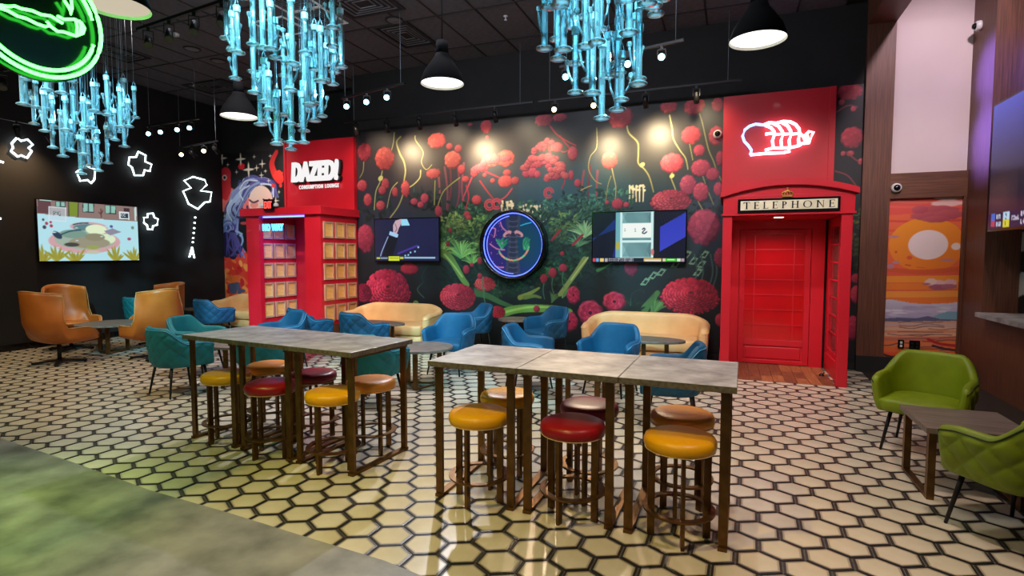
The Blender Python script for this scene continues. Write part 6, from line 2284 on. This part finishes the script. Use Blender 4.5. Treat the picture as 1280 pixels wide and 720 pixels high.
def chandelier(cx, cy, R, n, label, seed):
    g = random.Random(seed)
    t = thing('glass_chandelier', label, 'chandelier', (cx, cy, 2.5), 0, 'chandeliers of hanging glass pipes')
    MB().box(-R * .8, -R * .8, CZ - 2.535, R * .8, R * .8, CZ - 2.50).build('ceiling_plate', M['black_metal'], t)
    pts = []
    tries = 0
    while len(pts) < n and tries < 4000:
        tries += 1
        a, r = g.uniform(0, 2 * PI), R * math.sqrt(g.random())
        x, y = math.cos(a) * r, math.sin(a) * r
        if all(math.hypot(x - u, y - v) > 0.088 for u, v in pts):
            pts.append((x, y))
    for x, y in pts:
        f = math.hypot(x, y) / R
        z = 0.02 + 0.72 * f ** 1.2 + g.uniform(-0.08, 0.42) * (0.2 + f)
        L, (b, ft, cp) = g.choice(pipes)
        o = inst('glass_pipe', b, t, (x, y, z), (0, 0, g.uniform(0, 6.28)))
        inst('foot', ft, o)
        inst('cap', cp, o)
        w_ = inst('wire', wire_unit, o, (0, 0, L + 0.07))
        w_.scale = (1, 1, max(0.05, CZ - 2.535 - z - L - 0.07))
    return t


chandelier(CEN[0][0], CEN[0][1], 0.58, 48, 'chandelier of cyan lit hanging glass pipes at left, below the green neon ring', 3)
chandelier(CEN[1][0], CEN[1][1], 0.52, 46, 'chandelier of cyan lit hanging glass pipes in front of the red letter sign', 4)
chandelier(CEN[2][0], CEN[2][1], 0.52, 46, 'chandelier of cyan lit hanging glass pipes nearest the camera, cut by the top edge', 8)

# ================================================================== SMALL FITTINGS
def dome_cam(loc_, nrm, label):
    t = thing('dome_camera', label, 'camera', loc_)
    q = Vector(nrm).to_track_quat('Z', 'Y').to_euler()
    o = MB().lathe([(0, 0), (0.062, 0), (0.066, 0.012), (0.060, 0.045), (0.050, 0.056), (0.034, 0.056)], 24).build('housing', M['white_plastic'], t)
    o.rotation_euler = q
    o = MB().lathe([(0.042, 0.052), (0.038, 0.072), (0.024, 0.088), (0, 0.094)], 20).build('dome', M['black_gloss'], t)
    o.rotation_euler = q
    t['group'] = 'dome security cameras'


p = on_y(1120, 235, 9.04); dome_cam(p, (0, -1, 0), 'white dome camera on the walnut crossboard above the desert print')
p = on_x(1226, 32, 2.90); dome_cam(p, (-1, 0, 0), 'white dome camera high on the right walnut pillar')
p = on_y(897, 168, 9.09); dome_cam(p, (0, -1, 0), 'white dome camera on the mural at the upper left corner of the booth board')
for (xa, xb, ya, yb, n, lb) in [(1122, 1130, 425, 435, 1, 'single black wall outlet on the desert print'), (1136, 1150, 426, 437, 2, 'double black wall outlet on the desert print')]:
    a = on_y(xa, yb, 9.085); b = on_y(xb, ya, 9.085)
    t = thing('wall_outlet', lb, 'outlet', ((a.x + b.x) / 2, 9.09, a.z))
    w2, h2 = (b.x - a.x) / 2, b.z - a.z
    MB().box(-w2, -0.02, 0, w2, 0, h2).build('plate', M['black_gloss'], t, bevel=0.003)
    for k in range(n):
        xc = (k - (n - 1) / 2) * w2
        for zc in (.3, .7):
            MB().box(xc - .014, -0.023, h2 * zc - .016, xc + .014, -0.019, h2 * zc + .016).build('socket', M['white_plastic'] if n == 1 else M['black_metal'], t)

# ceiling fittings
def vent(px, py, w_, d_, label, grid=False):
    p = on_z(px, py, CZ)
    t = thing('air_vent', label, 'vent', (p.x, p.y, CZ - 0.006), 0, 'square ceiling vents')
    fm = M['grid_white'] if grid else M['grid_black']
    f = MB()
    for (x0, y0, x1, y1) in ((-w_, -d_, w_, -d_ + .03), (-w_, d_ - .03, w_, d_), (-w_, -d_ + .03, -w_ + .03, d_ - .03), (w_ - .03, -d_ + .03, w_, d_ - .03)):
        MB().box(x0, y0, -0.012, x1, y1, 0.004).build('frame_bar', fm, t)
    k = 0
    s = 0.86
    while s > 0.2:
        b = MB()
        a, c_ = (w_ - .03) * s, (d_ - .03) * s
        e = 0.012
        b.prism([(-a, -c_), (a, -c_), (a, c_), (-a, c_)], -0.010, -0.004, 'z') if False else None
        for (x0, y0, x1, y1) in ((-a, -c_, a, -c_ + e), (-a, c_ - e, a, c_), (-a, -c_ + e, -a + e, c_ - e), (a - e, -c_ + e, a, c_ - e)):
            b.box(x0, y0, -0.010, x1, y1, 0.003)
        b.build('louvre', M['vent_grey'], t)
        s -= 0.18
    MB().box(-w_ + .03, -d_ + .03, -0.0005, w_ - .03, d_ - .03, 0.003).build('backing', M['black_paint'], t)


vent(398, 22, .30, .30, 'square louvred ceiling vent in a white grid behind the middle chandelier', True)
vent(352, 33, .30, .30, 'square louvred ceiling vent just left of the white gridded one', True)
vent(362, 0, .30, .30, 'square louvred ceiling vent at the top picture edge above the middle chandelier', True)
vent(508, 44, .30, .45, 'dark ceiling vent between the middle chandelier and the middle pendant lamp')
vent(455, 4, .45, .35, 'dark ceiling vent at the top picture edge right of the white gridded ones')
vent(270, 108, .55, .35, 'dark ceiling vent above the pendant lamp behind the middle chandelier')
vent(146, 66, .30, .40, 'dark ceiling vent behind the wires of the left chandelier')
for px, py, lb in [(493, 25, 'round black ceiling speaker above the middle of the lounge'), (240, 61, 'round black ceiling speaker below the green lit track'), (273, 76, 'round black ceiling speaker left of the middle chandelier')]:
    p = on_z(px, py, CZ)
    t = thing('ceiling_speaker', lb, 'speaker', (p.x, p.y, CZ - 0.008), 0, 'round ceiling speakers')
    MB().lathe([(0, -0.002), (0.115, -0.002), (0.12, 0.006), (0, 0.006)], 28).build('grille', M['vent_grey'], t)
    MB().lathe([(0.112, -0.008), (0.135, -0.006), (0.138, 0.006), (0.112, 0.006), (0.112, -0.008)], 28).build('rim', M['grid_black'], t)
for px, py, lb in [(242, 104, 'small ceiling sprinkler above the blue lit track'), (632, 20, 'small ceiling sprinkler left of the right chandelier')]:
    p = on_z(px, py, CZ)
    t = thing('sprinkler', lb, 'sprinkler', (p.x, p.y, CZ - 0.06), 0, 'ceiling sprinklers')
    MB().lathe([(0, 0.055), (0.035, 0.055), (0.035, 0.06), (0, 0.06)], 12).build('escutcheon', M['grid_white'], t)
    MB().lathe([(0, 0), (0.022, 0.0), (0.022, 0.004), (0.008, 0.006), (0.008, 0.055), (0, 0.056)], 12).build('nozzle', M['grid_white'], t)
p = on_z(219, 42, CZ)
t = thing('smoke_detector', 'small white smoke detector on the ceiling behind the green lit track', 'smoke detector', (p.x, p.y, CZ - 0.04))
MB().lathe([(0, 0), (0.04, 0.0), (0.058, 0.015), (0.06, 0.04), (0, 0.04)], 20).build('housing', M['white_plastic'], t)
MB().lathe([(0.046, 0.003), (0.060, 0.010), (0.046, 0.014)], 20).build('band', M['grid_white'], t)
